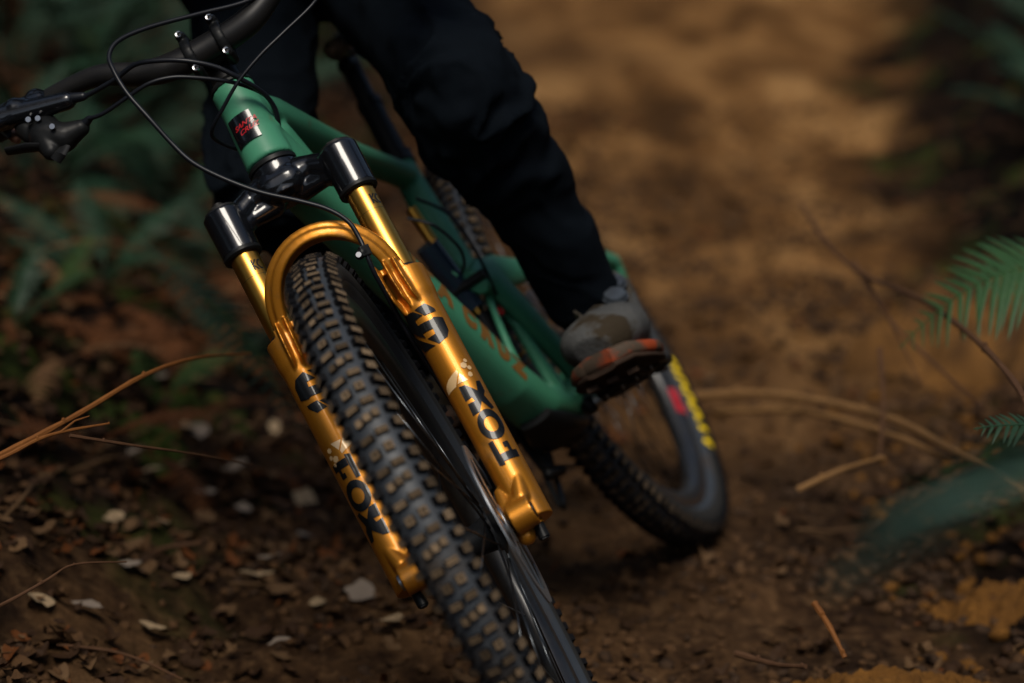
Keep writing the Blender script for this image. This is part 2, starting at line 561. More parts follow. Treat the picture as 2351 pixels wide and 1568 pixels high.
# ------------------------------------------------------------------ litter on the ground
def scatter(n, xr, yr, dens):
    out = []
    while len(out) < n:
        x = RNG.uniform(*xr, n); y = RNG.uniform(*yr, n)
        k = RNG.uniform(0, 1, n) < dens(x, y)
        out.extend(zip(x[k], y[k]))
    out = np.array(out[:n])
    z = terrain(out[:, 0], out[:, 1])
    return out[:, 0], out[:, 1], z


def leaf_shape(L, W, curl, seed):
    r = random.Random(seed)
    rows = 6
    vs = []; fs = []
    for i in range(rows + 1):
        t = i / rows
        w = W * math.sin(PI * min(1, t * 0.93 + 0.04)) ** 0.8 * (1 + 0.38 * r.uniform(-1, 1))
        zz = curl * L * (t - 0.5) ** 2 * 2 + r.uniform(-.05, .05) * L
        vs += [(L * (t - 0.5), -w / 2, zz + abs(curl) * w * 0.5), (L * (t - 0.5), 0, zz), (L * (t - 0.5), w / 2, zz + abs(curl) * w * 0.5)]
    for i in range(rows):
        for k in (0, 1):
            a = i * 3 + k
            fs.append((a, a + 1, a + 4, a + 3))
    return vs, fs


def litter(name, n, xr, yr, dens, size, mats, seed, label, tilt=0.5, up=0.012, shape='leaf'):
    x, y, z = scatter(n, xr, yr, dens)
    rr = random.Random(seed)
    V = []; Fc = []; Mi = []
    protos = [leaf_shape(1, rr.uniform(0.3, 0.8), rr.uniform(-0.6, 1.0), k) for k in range(14)]
    if shape == 'clod':
        protos = []
        for k in range(6):
            bm = bmesh.new(); bmesh.ops.create_icosphere(bm, subdivisions=1, radius=0.5)
            for v in bm.verts: v.co *= rr.uniform(0.7, 1.25); v.co.z *= 0.7
            protos.append(([tuple(v.co) for v in bm.verts], [[q.index for q in f_.verts] for f_ in bm.faces])); bm.free()
    if shape == 'stick':
        protos = []
        for k in range(5):
            mb = MB(); pts = [Vector((t / 4 - .5, rr.uniform(-.05, .05), rr.uniform(-.03, .03))) for t in range(5)]
            mb.loft(pts, [(0.018, 0.018), (0.02, 0.02), (0.018, 0.018), (0.014, 0.014), (0.008, 0.008)], 5, (0, 0, 1)); protos.append((mb.v, mb.f))
    b = 0
    for i in range(n):
        vs, fs = protos[rr.randrange(len(protos))]
        s = rr.uniform(*size)
        e = Euler((rr.uniform(-tilt, tilt), rr.uniform(-tilt, tilt), rr.uniform(0, 2 * PI))).to_matrix() * s
        mm = np.array(e)
        a = np.array(vs) @ mm.T + np.array([x[i], y[i], z[i] + rr.uniform(0, up)])
        V.append(a); k = rr.randrange(len(mats))
        for f_ in fs: Fc.append([b + q for q in f_]); Mi.append(k)
        b += len(vs)
    me = bpy.data.meshes.new(name); me.from_pydata(np.concatenate(V).tolist(), [], Fc)
    for m_ in mats: me.materials.append(m_)
    me.polygons.foreach_set("material_index", Mi)
    me.polygons.foreach_set("use_smooth", [shape != 'leaf'] * len(Mi))
    me.update()
    o = link(bpy.data.objects.new(name, me)); tag(o, label=label, kind="stuff")
    return o


def mk_leaf(name, c, c2, tr=0.0, rough=0.7):
    return material(name, c, rough, vary=c2, scale=14, detail=6, amount=0.3, bump=0.25, bump_scale=120)


M['leaf1'] = mk_leaf("pale_dead_leaf", (0.22, 0.15, 0.085), (0.34, 0.25, 0.15))
M['leaf2'] = mk_leaf("tan_dead_leaf", (0.075, 0.040, 0.018), (0.12, 0.070, 0.034))
M['leaf3'] = mk_leaf("brown_dead_leaf", (0.020, 0.010, 0.005), (0.045, 0.022, 0.010))
M['leaf4'] = mk_leaf("rust_dead_leaf", (0.070, 0.022, 0.006), (0.11, 0.038, 0.011))
M['leafw'] = mk_leaf("grey_white_leaf", (0.13, 0.10, 0.078), (0.26, 0.21, 0.165))
M['clod1'] = material("soil_clod", (0.035, 0.018, 0.009), 0.95, vary=(0.11, 0.058, 0.026), scale=30, amount=0.3, bump=0.5, bump_scale=200)
M['clod2'] = material("dark_soil_clod", (0.020, 0.012, 0.008), 0.95, vary=(0.06, 0.035, 0.02), scale=30, amount=0.3, bump=0.5, bump_scale=200)
M['twig'] = material("orange_brown_twig", (0.22, 0.085, 0.022), 0.6, vary=(0.12, 0.045, 0.014), scale=30, amount=0.3, bump=0.4, bump_scale=90)
M['twigd'] = material("dark_brown_twig", (0.06, 0.030, 0.016), 0.7, vary=(0.10, 0.05, 0.026), scale=30, amount=0.3, bump=0.4, bump_scale=90)
M['straw'] = material("dry_straw_stem", (0.26, 0.14, 0.055), 0.6, vary=(0.16, 0.085, 0.034), scale=20, amount=0.3)
M['fern'] = material("fern_green", (0.006, 0.024, 0.010), 0.5, vary=(0.020, 0.055, 0.024), scale=14, amount=0.3, spec=0.3)
M['fernb'] = material("blue_green_fern", (0.007, 0.020, 0.011), 0.7, vary=(0.024, 0.048, 0.026), scale=9, amount=0.3, spec=0.2)
M['fernn'] = material('pale_blue_green_fern', (0.075, 0.15, 0.115), 0.6, vary=(0.13, 0.22, 0.17), scale=9, amount=0.3, spec=0.2)
M['ferng'] = material('deep_green_fern', (0.010, 0.036, 0.010), 0.5, vary=(0.036, 0.090, 0.026), scale=14, amount=0.3, spec=0.3)
M['ferny'] = material("yellow_green_fern", (0.030, 0.062, 0.012), 0.7, vary=(0.018, 0.04, 0.008), spec=0.2, scale=9, amount=0.3)
M['bracken'] = material("dead_bracken", (0.12, 0.045, 0.014), 0.8, vary=(0.07, 0.026, 0.010), scale=12, amount=0.3)
M['brackenp'] = material("pale_dead_bracken", (0.20, 0.11, 0.05), 0.8, vary=(0.12, 0.06, 0.028), scale=12, amount=0.3)
M['mossor'] = material("orange_moss", (0.20, 0.088, 0.018), 0.95, vary=(0.035, 0.016, 0.006), scale=26, amount=0.3, bump=0.8, bump_scale=150)
M['ochre'] = material('ochre_moss', (0.21, 0.098, 0.026), 0.95, vary=(0.060, 0.030, 0.012), scale=11, amount=0.35, col3=(0.05, 0.026, 0.012), scale3=5, cut3=(0.48, 0.62), bump=0.8, bump_scale=150)
M['moss'] = material("green_moss", (0.016, 0.027, 0.005), 0.95, vary=(0.034, 0.050, 0.009), scale=16, amount=0.3, bump=0.8, bump_scale=150)


def left_d(x, y):
    return 1.0 - path_mask(x, y) * 0.93


def left_only(x, y):
    c = smooth01((0.02 - x + 0.07 * (y - 4) + 0.12 * fbm(np.stack([x * 5, y * 5, x * 0], 1), 2, 33)) / 0.25)
    return 0.06 + 0.94 * c * np.clip(0.55 + 0.7 * fbm(np.stack([x * 7, y * 7, x * 0], 1), 2, 34), .12, 1)


litter("leaf_litter", 19000, (-1.5, 1.6), (2.9, 9.5), left_only, (0.010, 0.042), [M['leaf2'], M['leaf3'], M['leaf3'], M['leaf3'], M['leaf4'], M['leaf3'], M['clod1'], M['leaf3']], 3,  # mostly dark leaf colours, which paint in the shade on the bank
       "dead brown leaf litter over the left bank")
litter("soil_clods", 9000, (-1.2, 2.0), (2.9, 8), lambda x, y: (0.3 + 0.5 * path_mask(x, y)) * (0.15 + 0.85 * smooth01(2.2 * fbm(np.stack([x * 4, y * 4, x * 0], 1), 2, 71))), (0.005, 0.024), [M['clod1'], M['clod1'], M['clod2']], 5,
       "loose crumbs and clods of brown soil on the trail", shape='clod', up=0.003)
litter("rust_crumbs", 5000, (0.3, 1.7), (2.9, 6.5), lambda x, y: smooth01((x - 0.42 - 0.04 * (y - 4) + 0.2 * fbm(np.stack([x * 5, y * 5, x * 0], 1), 2, 36)) / 0.3), (0.008, 0.034), [M['clod1'], M['clod2'], M['mossor'], M['clod1'], M['leaf3']], 15,
       "crumbled rust brown earth and rotten bits on the right bank", shape='clod', up=0.008)
litter("fallen_sticks", 900, (-1.4, 1.8), (2.9, 9), left_d, (0.04, 0.18), [M['twigd'], M['twigd'], M['leaf2']], 8,
       "thin fallen sticks and needles among the leaf litter", tilt=0.25, shape='stick')

# ------------------------------------------------------------------ bicycle
bike = empty("mountain_bike", None, M_BIKE)
tag(bike, "green full suspension mountain bike with golden fork leaning into the corner", "mountain bike")

# --- tyres and wheels
PROF = []
for k in range(-11, 12):
    a = R(k * 13.2)
    PROF.append((29.0 * math.sin(a), 341 + 27 * math.cos(a)))
PROF = [(-14, 312)] + [p for p in PROF if p[1] > 316] + [(14, 312)]


def knob_mesh(name, L, W, H, sipe=None, notch=False):
    mb = MB()
    mb.cur = 1
    base = [(-L / 2 - .8, -W / 2 - .8, -3.0), (L / 2 + .8, -W / 2 - .8, -3.0), (L / 2 + .8, W / 2 + .8, -3.0), (-L / 2 - .8, W / 2 + .8, -3.0)]
    top = [(-L / 2, -W / 2, H), (L / 2, -W / 2, H), (L / 2, W / 2, H), (-L / 2, W / 2, H)]
    mb.add(base + top, [(0, 1, 5, 4), (1, 2, 6, 5), (2, 3, 7, 6), (3, 0, 4, 7)])
    mb.cur = 0
    if sipe == 'y':                                    # groove across the middle, along the width
        g = 0.5; z = H - 1.1
        vs = [(-L / 2, -W / 2, H), (-L / 2, W / 2, H), (-g, -W / 2, H), (-g, W / 2, H), (-g, -W / 2, z), (-g, W / 2, z),
              (g, -W / 2, z), (g, W / 2, z), (g, -W / 2, H), (g, W / 2, H), (L / 2, -W / 2, H), (L / 2, W / 2, H)]
        mb.add(vs, [(0, 2, 3, 1), (8, 10, 11, 9)])
        mb.cur = 1
        mb.add(vs, [(2, 4, 5, 3), (4, 6, 7, 5), (6, 8, 9, 7)])
    elif sipe == 'pit':
        a = 0.32
        vs = top + [(-L * a / 2 * 1.1, -W * a / 2, H), (L * a / 2, -W * a * .7, H), (L * a / 2, W * a * .7, H), (-L * a / 2 * 1.1, W * a / 2, H)]
        vs += [(x, y, H - 1.3) for x, y, _ in vs[4:8]]
        mb.add(vs, [(0, 1, 5, 4), (1, 2, 6, 5), (2, 3, 7, 6), (3, 0, 4, 7)])
        mb.cur = 1
        mb.add(vs, [(8, 9, 10, 11), (4, 5, 9, 8), (5, 6, 10, 9), (6, 7, 11, 10), (7, 4, 8, 11)])
    else:
        mb.add(top, [(0, 1, 2, 3)])
    return mb.mesh(name, [M['knobtop'], M['knobside']], smooth=False)


K_BAR = knob_mesh("knob_bar", 6.6, 13.6, 5.2, 'y')
K_SQ = knob_mesh("knob_square", 9.2, 9.6, 5.2, 'pit')
K_TRI = knob_mesh("knob_small", 8.2, 7.4, 5.0)
K_SH1 = knob_mesh("knob_shoulder", 8.2, 13.0, 6.6)
K_SH2 = knob_mesh("knob_shoulder_sipe", 9.2, 12.0, 6.6, 'y')


def knob_list(nrow):
    out = []
    for i in range(nrow):
        th = 2 * PI * i / nrow
        half = PI / nrow
        k = i % 4
        if k in (0, 2):
            out += [(K_BAR, th, 16.5), (K_BAR, th - half * 0.35, -16.5)]
        elif k == 1:
            out += [(K_SQ, th, 15.0), (K_SQ, th - half * .3, -14.5)]
        else:
            out += [(K_TRI, th + half * .2, 20), (K_TRI, th, 2.0), (K_TRI, th - half * .2, -16)]
        out += [(K_SH1 if i % 2 else K_SH2, th + half * .5, 53 + (i % 2) * 3), (K_SH2 if i % 2 else K_SH1, th + half * .2, -53 - (i % 2) * 3)]
    return out


def knob_matrix(th, phi_deg):
    ph = R(phi_deg)
    rad = Vector((math.cos(th), 0, math.sin(th))); tan = Vector((-math.sin(th), 0, math.cos(th))); lat = Vector((0, 1, 0))
    z = rad * math.cos(ph) + lat * math.sin(ph); y = lat * math.cos(ph) - rad * math.sin(ph)
    pos = rad * (341 + 27 * math.cos(ph)) + lat * (29 * math.sin(ph))
    m = Matrix((tan, y, z)).transposed().to_4x4()
    m.translation = pos * 0.001
    return m


def make_wheel(name, base, nknob, front, rot0):
    w = empty(name, bike, base)
    mb = MB(); mb.lathe(PROF, 144)
    ty = mb.build("tyre", [M['rubber'], M['side']], w, auto=None)
    idx = []
    for p in ty.data.polygons:
        idx.append(1 if abs(p.center.y) > 0.0255 and math.hypot(p.center.x, p.center.z) < 0.352 else 0)
    ty.data.polygons.foreach_set("material_index", idx)
    # rim
    mb = MB(); mb.lathe([(-15, 314), (-17.5, 316), (-18, 309), (-16, 300), (-11, 288), (0, 284), (11, 288), (16, 300), (18, 309), (17.5, 316), (15, 314), (10, 300), (-10, 300)], 96, close=True)
    mb.build("rim", M['rim'], w, auto=50)
    # hub
    mb = MB()
    hub = [(-52, 9), (-50, 14), (-42, 15), (-36, 27), (-33, 28), (-30, 20), (-12, 17), (12, 17), (30, 20), (33, 28), (36, 27), (42, 15), (50, 14), (52, 9)]
    if front: hub = [(y, r * 1.08) for y, r in hub]
    mb.lathe([(-52, 0.1)] + hub + [(52, 0.1)], 28)
    mb.build("hub", M['black'], w, auto=40)
    # spokes: each one its own piece
    mb = MB(); mb.cyl((0, 0, 0), (0, 0, 1000), 1.05, n=6)
    sme = mb.mesh("spoke", M['spoke'])
    for i in range(32):
        th = 2 * PI * (i + 0.5) / 32
        s_ = 1 if i % 2 else -1
        d = 1 if (i // 2) % 2 else -1
        a0 = th - d * R(62)
        p0 = Vector((25 * math.cos(a0), 34.5 * s_, 25 * math.sin(a0))); p1 = Vector((289 * math.cos(th), 3 * s_, 289 * math.sin(th)))
        v = p1 - p0
        q = v.to_track_quat('Z', 'Y').to_matrix().to_4x4()
        mm = Matrix.Translation(p0 * 0.001) @ q @ Matrix.Diagonal((1, 1, v.length / 1000, 1))
        link(bpy.data.objects.new("spoke", sme), w, mm)
    # brake disc
    mb = MB()
    rr, ri = (101.5, 85) if front else (90, 74)
    n = 72
    vs = []; fs = []
    for k in range(n):
        th = 2 * PI * k / n
        wv = 1.6 * math.cos(12 * th)
        for (r_, y_) in ((rr + wv * .5, 49), (rr + wv * .5, 51), (ri + wv, 51), (ri + wv, 49)):
            vs.append((r_ * math.cos(th), y_, r_ * math.sin(th)))
    for k in range(n):
        l = (k + 1) % n
        for a_, b_ in ((0, 1), (1, 2), (2, 3), (3, 0)):
            fs.append((k * 4 + a_, k * 4 + b_, l * 4 + b_, l * 4 + a_))
    mb.add(vs, fs)
    disc = mb.build("brake_disc", M['steel'], w, auto=30)
    mb = MB()
    for k in range(6):
        th = 2 * PI * k / 6
        c, s_ = math.cos(th), math.sin(th)
        c2, s2 = math.cos(th + 0.35), math.sin(th + 0.35)
        p = [Vector((20 * c, 50, 20 * s_)), Vector((50 * math.cos(th + .1), 50, 50 * math.sin(th + .1))), Vector(((ri + 2) * c2, 50, (ri + 2) * s2))]
        mb.loft(p, [(1.3, 9), (1.3, 5), (1.3, 7)], 8, (0, 1, 0))
    mb.lathe([(47, 14), (47, 24), (52, 24), (53, 14)], 24, close=True)
    mb.build("disc_carrier", M['blackm'] if not front else M['steel'], w, auto=40)
    # tread knobs
    knobs = knob_list(120)
    order = []
    vdir_f = (M_BIKE @ base).inverted().to_3x3() @ (Vector(cam.location) - (M_BIKE @ base).translation)
    vdir_f.normalize()
    for me_, th, ph in knobs:
        m_ = knob_matrix(th + rot0, ph)
        nrm = m_.to_3x3() @ Vector((0, 0, 1))
        wpos = M_BIKE @ base @ m_.translation
        rel = wpos - cam.location
        down = rel.dot(Vector((0, -CAM_S, -CAM_C))); dep = rel.dot(Vector((0, CAM_C, -CAM_S)))
        py = 784 + F_PX * down / dep
        score = nrm.dot(vdir_f) + (0 if -60 < py < 1640 else -5)
        order.append((score, me_, m_))
    order.sort(key=lambda q: -q[0])
    for sc_, me_, m_ in order[:nknob]:
        link(bpy.data.objects.new("knob", me_), w, m_)
    V = []; Fc = []; Mi = []; b0 = 0
    for sc_, me_, m_ in order[nknob:]:
        co = [m_ @ v.co for v in me_.vertices]
        V += [tuple(c) for c in co]
        for p in me_.polygons: Fc.append([b0 + i for i in p.vertices]); Mi.append(p.material_index)
        b0 += len(co)
    me2 = bpy.data.meshes.new("knobs"); me2.from_pydata(V, [], Fc); me2.materials.append(M['knobtop']); me2.materials.append(M['knobside'])
    me2.polygons.foreach_set("material_index", Mi); me2.update()
    o = link(bpy.data.objects.new("knob_rows", me2), w, Matrix()); tag(o, kind="stuff")
    return w


WF = FK @ Matrix.Translation((0.044, 0, 0))
front_wheel = make_wheel("front_wheel", WF, 176, True, 0.013)
rear_wheel = make_wheel("rear_wheel", REAR, 120, False, 0.02)


def sidewall(name, shapes, mat, th0, r0, parent, bulge=True, off=0.6, sgn=1, hgt=None):
    """text that runs round the left face of a wheel; u along the rim, v outwards"""
    def fn(u, v):
        r = r0 + v; th = th0 - sgn * u / r0
        if bulge:
            c = max(-1.0, min(1.0, (r - 341) / 27.0)); y = 29.0 * math.sqrt(max(0.0, 1 - c * c)) + off
        else: y = 18.6
        return (r * math.cos(th), y, r * math.sin(th))
    return wrap(name, shapes, fn, mat, parent, Matrix(), 6.0, 2)


for i, ch in enumerate("MAXXIS"):
    sidewall("tyre_letter", [flat_text(ch, 43, 3.0, xs=0.82 if ch != 'I' else 1.2)], M['yellow'], R(208.5 + i * 5.6), 342, rear_wheel, sgn=-1)
mbp = MB()
vs = []; fs = []
for k in range(9):
    th = R(217.5 + k * 1.2)
    for (r_, y_) in ((313.5, 18.1), (309, 18.5), (300, 16.6), (288, 11.7)):
        vs.append((r_ * math.cos(th), y_ + .3, r_ * math.sin(th)))
for k in range(8):
    for j in range(3):
        a = k * 4 + j; fs.append((a, a + 1, a + 5, a + 4))
mbp.add(vs, fs)
mbp.build("rim_sticker", M['red'], rear_wheel, auto=60)
sidewall("rim_mark", [flat_text("R", 11, 1.2)], M['black'], R(222.5), 303, rear_wheel, bulge=False)

# --- fork
FX, FY = 19.7, 78.8
ZB, ZT, ZS = -6.8, 333.0, 456.6
fork = empty("fork", bike, FK)
mb = MB()
for s_ in (1, -1):
    mb.cyl((FX, s_ * FY, 454), (FX, s_ * FY, 515), 24.0, 25.0, 28)
    mb.cap((2, s_ * 14, 521), (8, s_ * 44, 517), 24, 14.5)
    mb.cap((8, s_ * 42, 517), (FX - 1, s_ * FY, 494), 14.5, 19)
    mb.cap((0, s_ * 20, 500), (10, s_ * 52, 494), 15, 11)
    mb.cap((10, s_ * 50, 496), (FX, s_ * FY, 476), 11, 16)
mb.cyl((0, 0, 498), (0, 0, 541), 29, 30, 32)
mb.cap((10, -10, 515), (10, 10, 515), 22, 22)
blended(mb, "crown", M['gloss'], fork, Matrix(), 1.7, 7)
mb = MB(); mb.lathe([(541, 26), (541, 31), (546, 31.3), (548, 29), (548, 20)], 40, 'z')
mb.build("lower_headset_ring", M['black'], fork)
for s_ in (1, -1):
    mb = MB(); mb.cyl((FX, s_ * FY, ZT - 60), (FX, s_ * FY, 460), 17.6, n=40)
    mb.build("stanchion", M['kash'], fork)
    mb = MB()
    mb.lathe([(452, 17.8), (451, 21.5), (453, 24.2), (457, 24.4)], 36, 'z'); mb.v = [(x + FX, y + s_ * FY, z) for x, y, z in mb.v]
    mb.build("crown_lip", M['black'], fork)
    # travel ring, dust_seal
    mb = MB(); mb.lathe([(ZT - 2, 17.6), (ZT + 6, 18.3), (ZT + 5, 19.5), (ZT - 1, 20.5), (ZT - 8, 20.5)], 36, 'z'); mb.v = [(x + FX, y + s_ * FY, z) for x, y, z in mb.v]
    mb.build("dust_seal", M['black'], fork)
    # top cap
    mb = MB()
    mb.cyl((FX, s_ * FY, 513), (FX, s_ * FY, 518.5), 21.5, 20.5, 28)
    mb.cyl((FX, s_ * FY, 518), (FX, s_ * FY, 523), 14, 13.4, 6)
    if s_ < 0:
        mb.cyl((FX, s_ * FY, 522), (FX, s_ * FY, 528), 8, 7, 16); mb.cyl((FX - 14, s_ * FY - 12, 516), (FX - 14, s_ * FY - 12, 523), 4, 4, 10)
    mb.build("top_cap", M['blackm'], fork, auto=30)
    def fn(u, v, s_=s_):
        a = R(50 if s_ > 0 else 40) - v / 17.9
        return (FX + 17.9 * math.cos(a), s_ * FY + 17.9 * math.sin(a), 431 - u)
    k_ = poly([(-5.5, -6), (-3.5, -6), (-3.5, 6), (-5.5, 6)]); a1 = poly([(-3.5, 0), (1.5, 6), (-1, 6), (-3.5, 2.2)]); a2 = poly([(-3.5, 0), (-3.5, -2.2), (-1, -6), (1.5, -6)])
    c1 = poly([(6, -6), (6, -4), (3.5, -3.8), (1.8, -1), (0, -1.5), (2.4, -5.6)]); c2 = poly([(0, -1.5), (1.8, -1), (1.8, 1), (0, 1.5)]); c3 = poly([(0, 1.5), (1.8, 1), (3.5, 3.8), (6, 4), (6, 6), (2.4, 5.6)])
    rot = lambda sh: ([(y * 1.15, -x * 1.15) for x, y in sh[0]], [list(f_) for f_ in sh[1]])
    wrap("stanchion_mark", [rot(q) for q in (k_, a1, a2, c1, c2, c3)], fn, M['decalm'], fork, Matrix(), 2.0, 1)
    mb = MB(); mb.lathe([(418, 17.75), (418.4, 17.75)], 40, 'z'); mb.v = [(x + FX, y + s_ * FY, z) for x, y, z in mb.v]
    mb.build("wear_line", M['decalm'], fork)

mb = MB()
for s_ in (1, -1):
    mb.loft([(FX, s_ * FY, ZB), (FX, s_ * FY, 40), (FX, s_ * FY, 120), (FX, s_ * FY, 290), (FX, s_ * FY, 300), (FX, s_ * FY, ZT + 1)],
            [22.0, 22.0, 22.4, 23.4, 25.0, 25.8], 36, (0, 1, 0))
    # dropout boss with its little lugs
    mb.cap((FX + 4, s_ * 72, 26), (41, s_ * 66, 4), 13, 17)
    mb.cyl((44, s_ * 56, 0), (44, s_ * 84, 0), 18, 18, 28)
    mb.cap((FX + 15, s_ * 84, 44), (40, s_ * 78, 20), 7, 10)
    mb.cap((FX + 8, s_ * 58, 40), (38, s_ * 58, 14), 7, 10)
    mb.cap((FX, s_ * 66, 10), (24, s_ * 62, -18), 14, 11)
    # ribs from the arch foot down the leg, with gaps between them
    for yy in (54.5, 66.5, 79.0):
        mb.loft([(46, s_ * yy * 0.99, 346), (50, s_ * yy, 322), (44, s_ * (yy + 1.5), 300), (34, s_ * (yy + 5), 282)], [(2.6, 9), (2.8, 9), (2.6, 9), (2.2, 5)], 10, (0, 1, 0))
    mb.box((38, s_ * 70, 338), (14, 32, 8))
for (dx, dz, w_, t_) in ((0, 0, 7.5, 11), (-11, 1, 9, 6.5), (10, -7.5, 4.5, 4.0)):
    pts = []; rad = []
    for k in range(25):
        a = R(-92 + 184 * k / 24)
        c = max(math.cos(a), 0)
        pts.append((27 + dx + 43 * c, 77.0 * math.sin(a) * (1 - 0.07 * (dx > 5)), 334 + dz + 82 * c ** 0.9)); rad.append((t_, w_) if False else (w_ + 1.5, t_))
    mb.loft(pts, [(b_, a_) for a_, b_ in rad], 20, (1, 0, 0.0), sup=0.55)
lower = blended(mb, "lower_leg_casting", M['gold'], fork, Matrix(), 1.5, 3)
for s_ in (1, -1):
    mb = MB(); mb.cyl((FX, s_ * FY, ZB + 1), (FX, s_ * FY, ZB - 5), 8.5, 8.5, 20)
    mb.build("foot_nut_washer", M['gold'], fork, auto=40)
    mb = MB(); mb.cyl((FX, s_ * FY, ZB - 4), (FX, s_ * FY, ZB - 22), 7.4, 6.8, 12); mb.cyl((FX, s_ * FY, ZB - 14), (FX, s_ * FY, ZB - 24), 5.6, 5.2, 6)
    mb.build("foot_nut", M['black'], fork, auto=30)
mb = MB(); mb.cyl((44, -58, 0), (44, 60, 0), 7.5, n=20); mb.cyl((44, -86, 0), (44, -82, 0), 9, n=20); mb.cyl((44, 83, 0), (44, 85.5, 0), 9, n=20)
mb.build("axle", M['blackm'], fork, auto=40)
mb = MB(); mb.lathe([(-88, 5), (-88, 9.5), (-85, 10)], 24); mb.v = [(x + 44, y, z) for x, y, z in mb.v]
mb.build("axle_end", M['steel'], fork)
# caliper behind the left leg
mb = MB()
mb.cap((-22, 58, 62), (-44, 58, 100), 13, 13); mb.cap((-20, 44, 66), (-40, 44, 98), 9, 9); mb.cap((-4, 74, 40), (-22, 64, 60), 7, 8); mb.cap((-10, 74, 118), (-40, 64, 104), 7, 8)
blended(mb, "brake_caliper", M['black'], fork, Matrix(), 2.2, 3)
# hose guide on the arch
mb = MB(); mb.box((79, 55.5, 359), (9, 12, 13), Euler((0, 0.2, 0.5)).to_matrix()); mb.cap((80, 48, 357), (80, 52, 358), 5.5, 6)
blended(mb, "hose_guide", M['black'], fork, Matrix(), 1.0, 2)
mb = MB(); mb.cyl((81, 47.5, 356.5), (86.2, 47.8, 356), 3.3, n=14)
mb.build("guide_bolt", M['bolt'], fork, auto=40)


# painted marks on the legs, as (height on the leg in mm, angle round the leg in degrees)
MARK36 = [[(279.1, -17.9), (280.6, 16.5), (270.4, 35.1), (266.5, 35.6), (266.9, 1.0)],
          [(282.3, -59.6), (278.7, -24.8), (268.4, -4.0), (268.0, -32.2), (260.8, -30.2), (259.0, 12.9), (260.7, 20.2), (256.6, 46.6), (239.4, 43.9),
           (231.9, 30.9), (227.9, -0.1), (240.6, -23.8), (240.8, 3.2), (247.9, 4.3), (249.5, -29.6), (242.4, -26.3), (263.8, -76.0)],
          [(259.4, -80.0), (228.3, -11.6), (230.7, -56.6), (245.5, -82.0)]]
MARKX = [[(170.4, -10.8), (169.1, 8.7), (157.2, 33.8), (169.1, 44.2), (169.1, 60.2), (155.0, 58), (149.5, 46), (132.5, 60), (130.4, 46.4), (143.4, 30.0), (132.2, 10.9), (131.3, -13.0), (146.9, -10.5), (146.7, 12.3), (152.1, 9.4), (150.7, -12.5)]]
MARKF = [[(94.2, -12.2), (94.5, 3.1), (62.3, 4.5), (64.0, -13.4)], [(66.3, 4.6), (76.2, 4.9), (75.7, 58.0), (66.3, 58.1)], [(88.1, 25.4), (88.1, 43.2), (75.3, 43.2), (75.3, 33.5), (81.5, 33), (81.5, 25.4)]]
MARKT = [[(189.9, 6.6), (184.8, -25.7), (178.4, -51.7), (170.7, -56.6), (172.5, -16.4), (186.3, 8.2)], [(184.7, 10.4), (173.4, 24.3), (174.2, -8.4)]]
RL = 23.25
for s_ in (1, -1):
    def fn(u, v, s_=s_):
        r_ = RL + (0.5 if u > 180 else 0) + (0.55 if u > 240 else 0)
        a = v / RL
        return (FX + r_ * math.cos(a), s_ * FY + r_ * math.sin(a), u)
    def cv(pl, zc, s_=s_):
        return [poly([((z if s_ > 0 else 2 * zc - z), RL * R(a_ if s_ > 0 else 6 - a_)) for z, a_ in q]) for q in pl]
    wrap("decal_number", cv(MARK36, 254), fn, M['decal'], fork, Matrix(), 2.5, 1)
    wrap("decal_letter", cv(MARKX, 115), fn, M['decal'], fork, Matrix(), 2.5, 1)
    wrap("decal_letter", cv(MARKF, 115), fn, M['decal'], fork, Matrix(), 2.5, 1)
    wrap("decal_letter", [([((113.5 if s_ > 0 else 116.5) + x, RL * R(23 if s_ > 0 else -17) + y) for x, y in ring2(19.5, 15.5, 9.5, tb=7.5)[0]], ring2(19.5, 15.5, 9.5, tb=7.5)[1])], fn, M['decal'], fork, Matrix(), 2.5, 1)
    wrap("decal_tail", cv(MARKT, 180), fn, M['pale'], fork, Matrix(), 2.5, 1)
    for (z, a_, r_) in ((191.9, 32.5, 4.2), (187.3, 45.9, 3.0), (179.1, 38.4, 3.4), (197.2, 44.0, 2.6)):
        hx = [(z + r_ * math.cos(PI / 3 * k + .3), a_ + r_ / RL * 57.3 * math.sin(PI / 3 * k + .3)) for k in range(6)]
        wrap("decal_dot", cv([hx], 180), fn, M['pale'], fork, Matrix(), 2.5, 1)

# --- frame (head tube axes for the head tube, bike axes for the rest)
def hp(x, y, z):
    v = FK0 @ (Vector((x, y, z)) * 0.001)
    return v * 1000


frame = empty("frame", bike)
mb = MB()
ht = [hp(0, 0, 549), hp(0, 0, 575), hp(0, 0, 610), hp(0, 0, 645), hp(0, 0, 661)]
mb.loft(ht, [31, 29.5, 27.5, 27, 28], 36)
mb.loft([hp(-6, 0, 632), (-395, 0, 526), (-500, 0, 484), (-640, 0, 428), (-760, 0, 388), (-845, 0, 358)], [(27, 22), (27, 23), (24, 20), (21, 17), (19, 16), (19, 17)], 28, sup=0.85)
mb.loft([hp(-6, 0, 585), (-345, 0, 430), (-400, 0, 360), (-470, 0, 272), (-560, 0, 160), (-640, 0, 60), (-700, 0, 5), (-770, 0, -28)],
        [(28, 34), (31, 36), (32, 34), (33, 31), (34, 31), (34, 31), (36, 28), (40, 24)], 28, sup=0.8)
mb.cap(hp(-14, 0, 610), hp(-34, 0, 600), 27, 22)                  # web between the tubes
mb.cap((-372, 0, 500), (-395, 0, 440), 22, 22)
mb.cyl((-805, -45, -25), (-805, 45, -25), 27, 27, 28)
mb.loft([(-870, 0, 380), (-850, 0, 335), (-825, 0, 270), (-800, 0, 200)], [19, 20, 23, 24], 24)
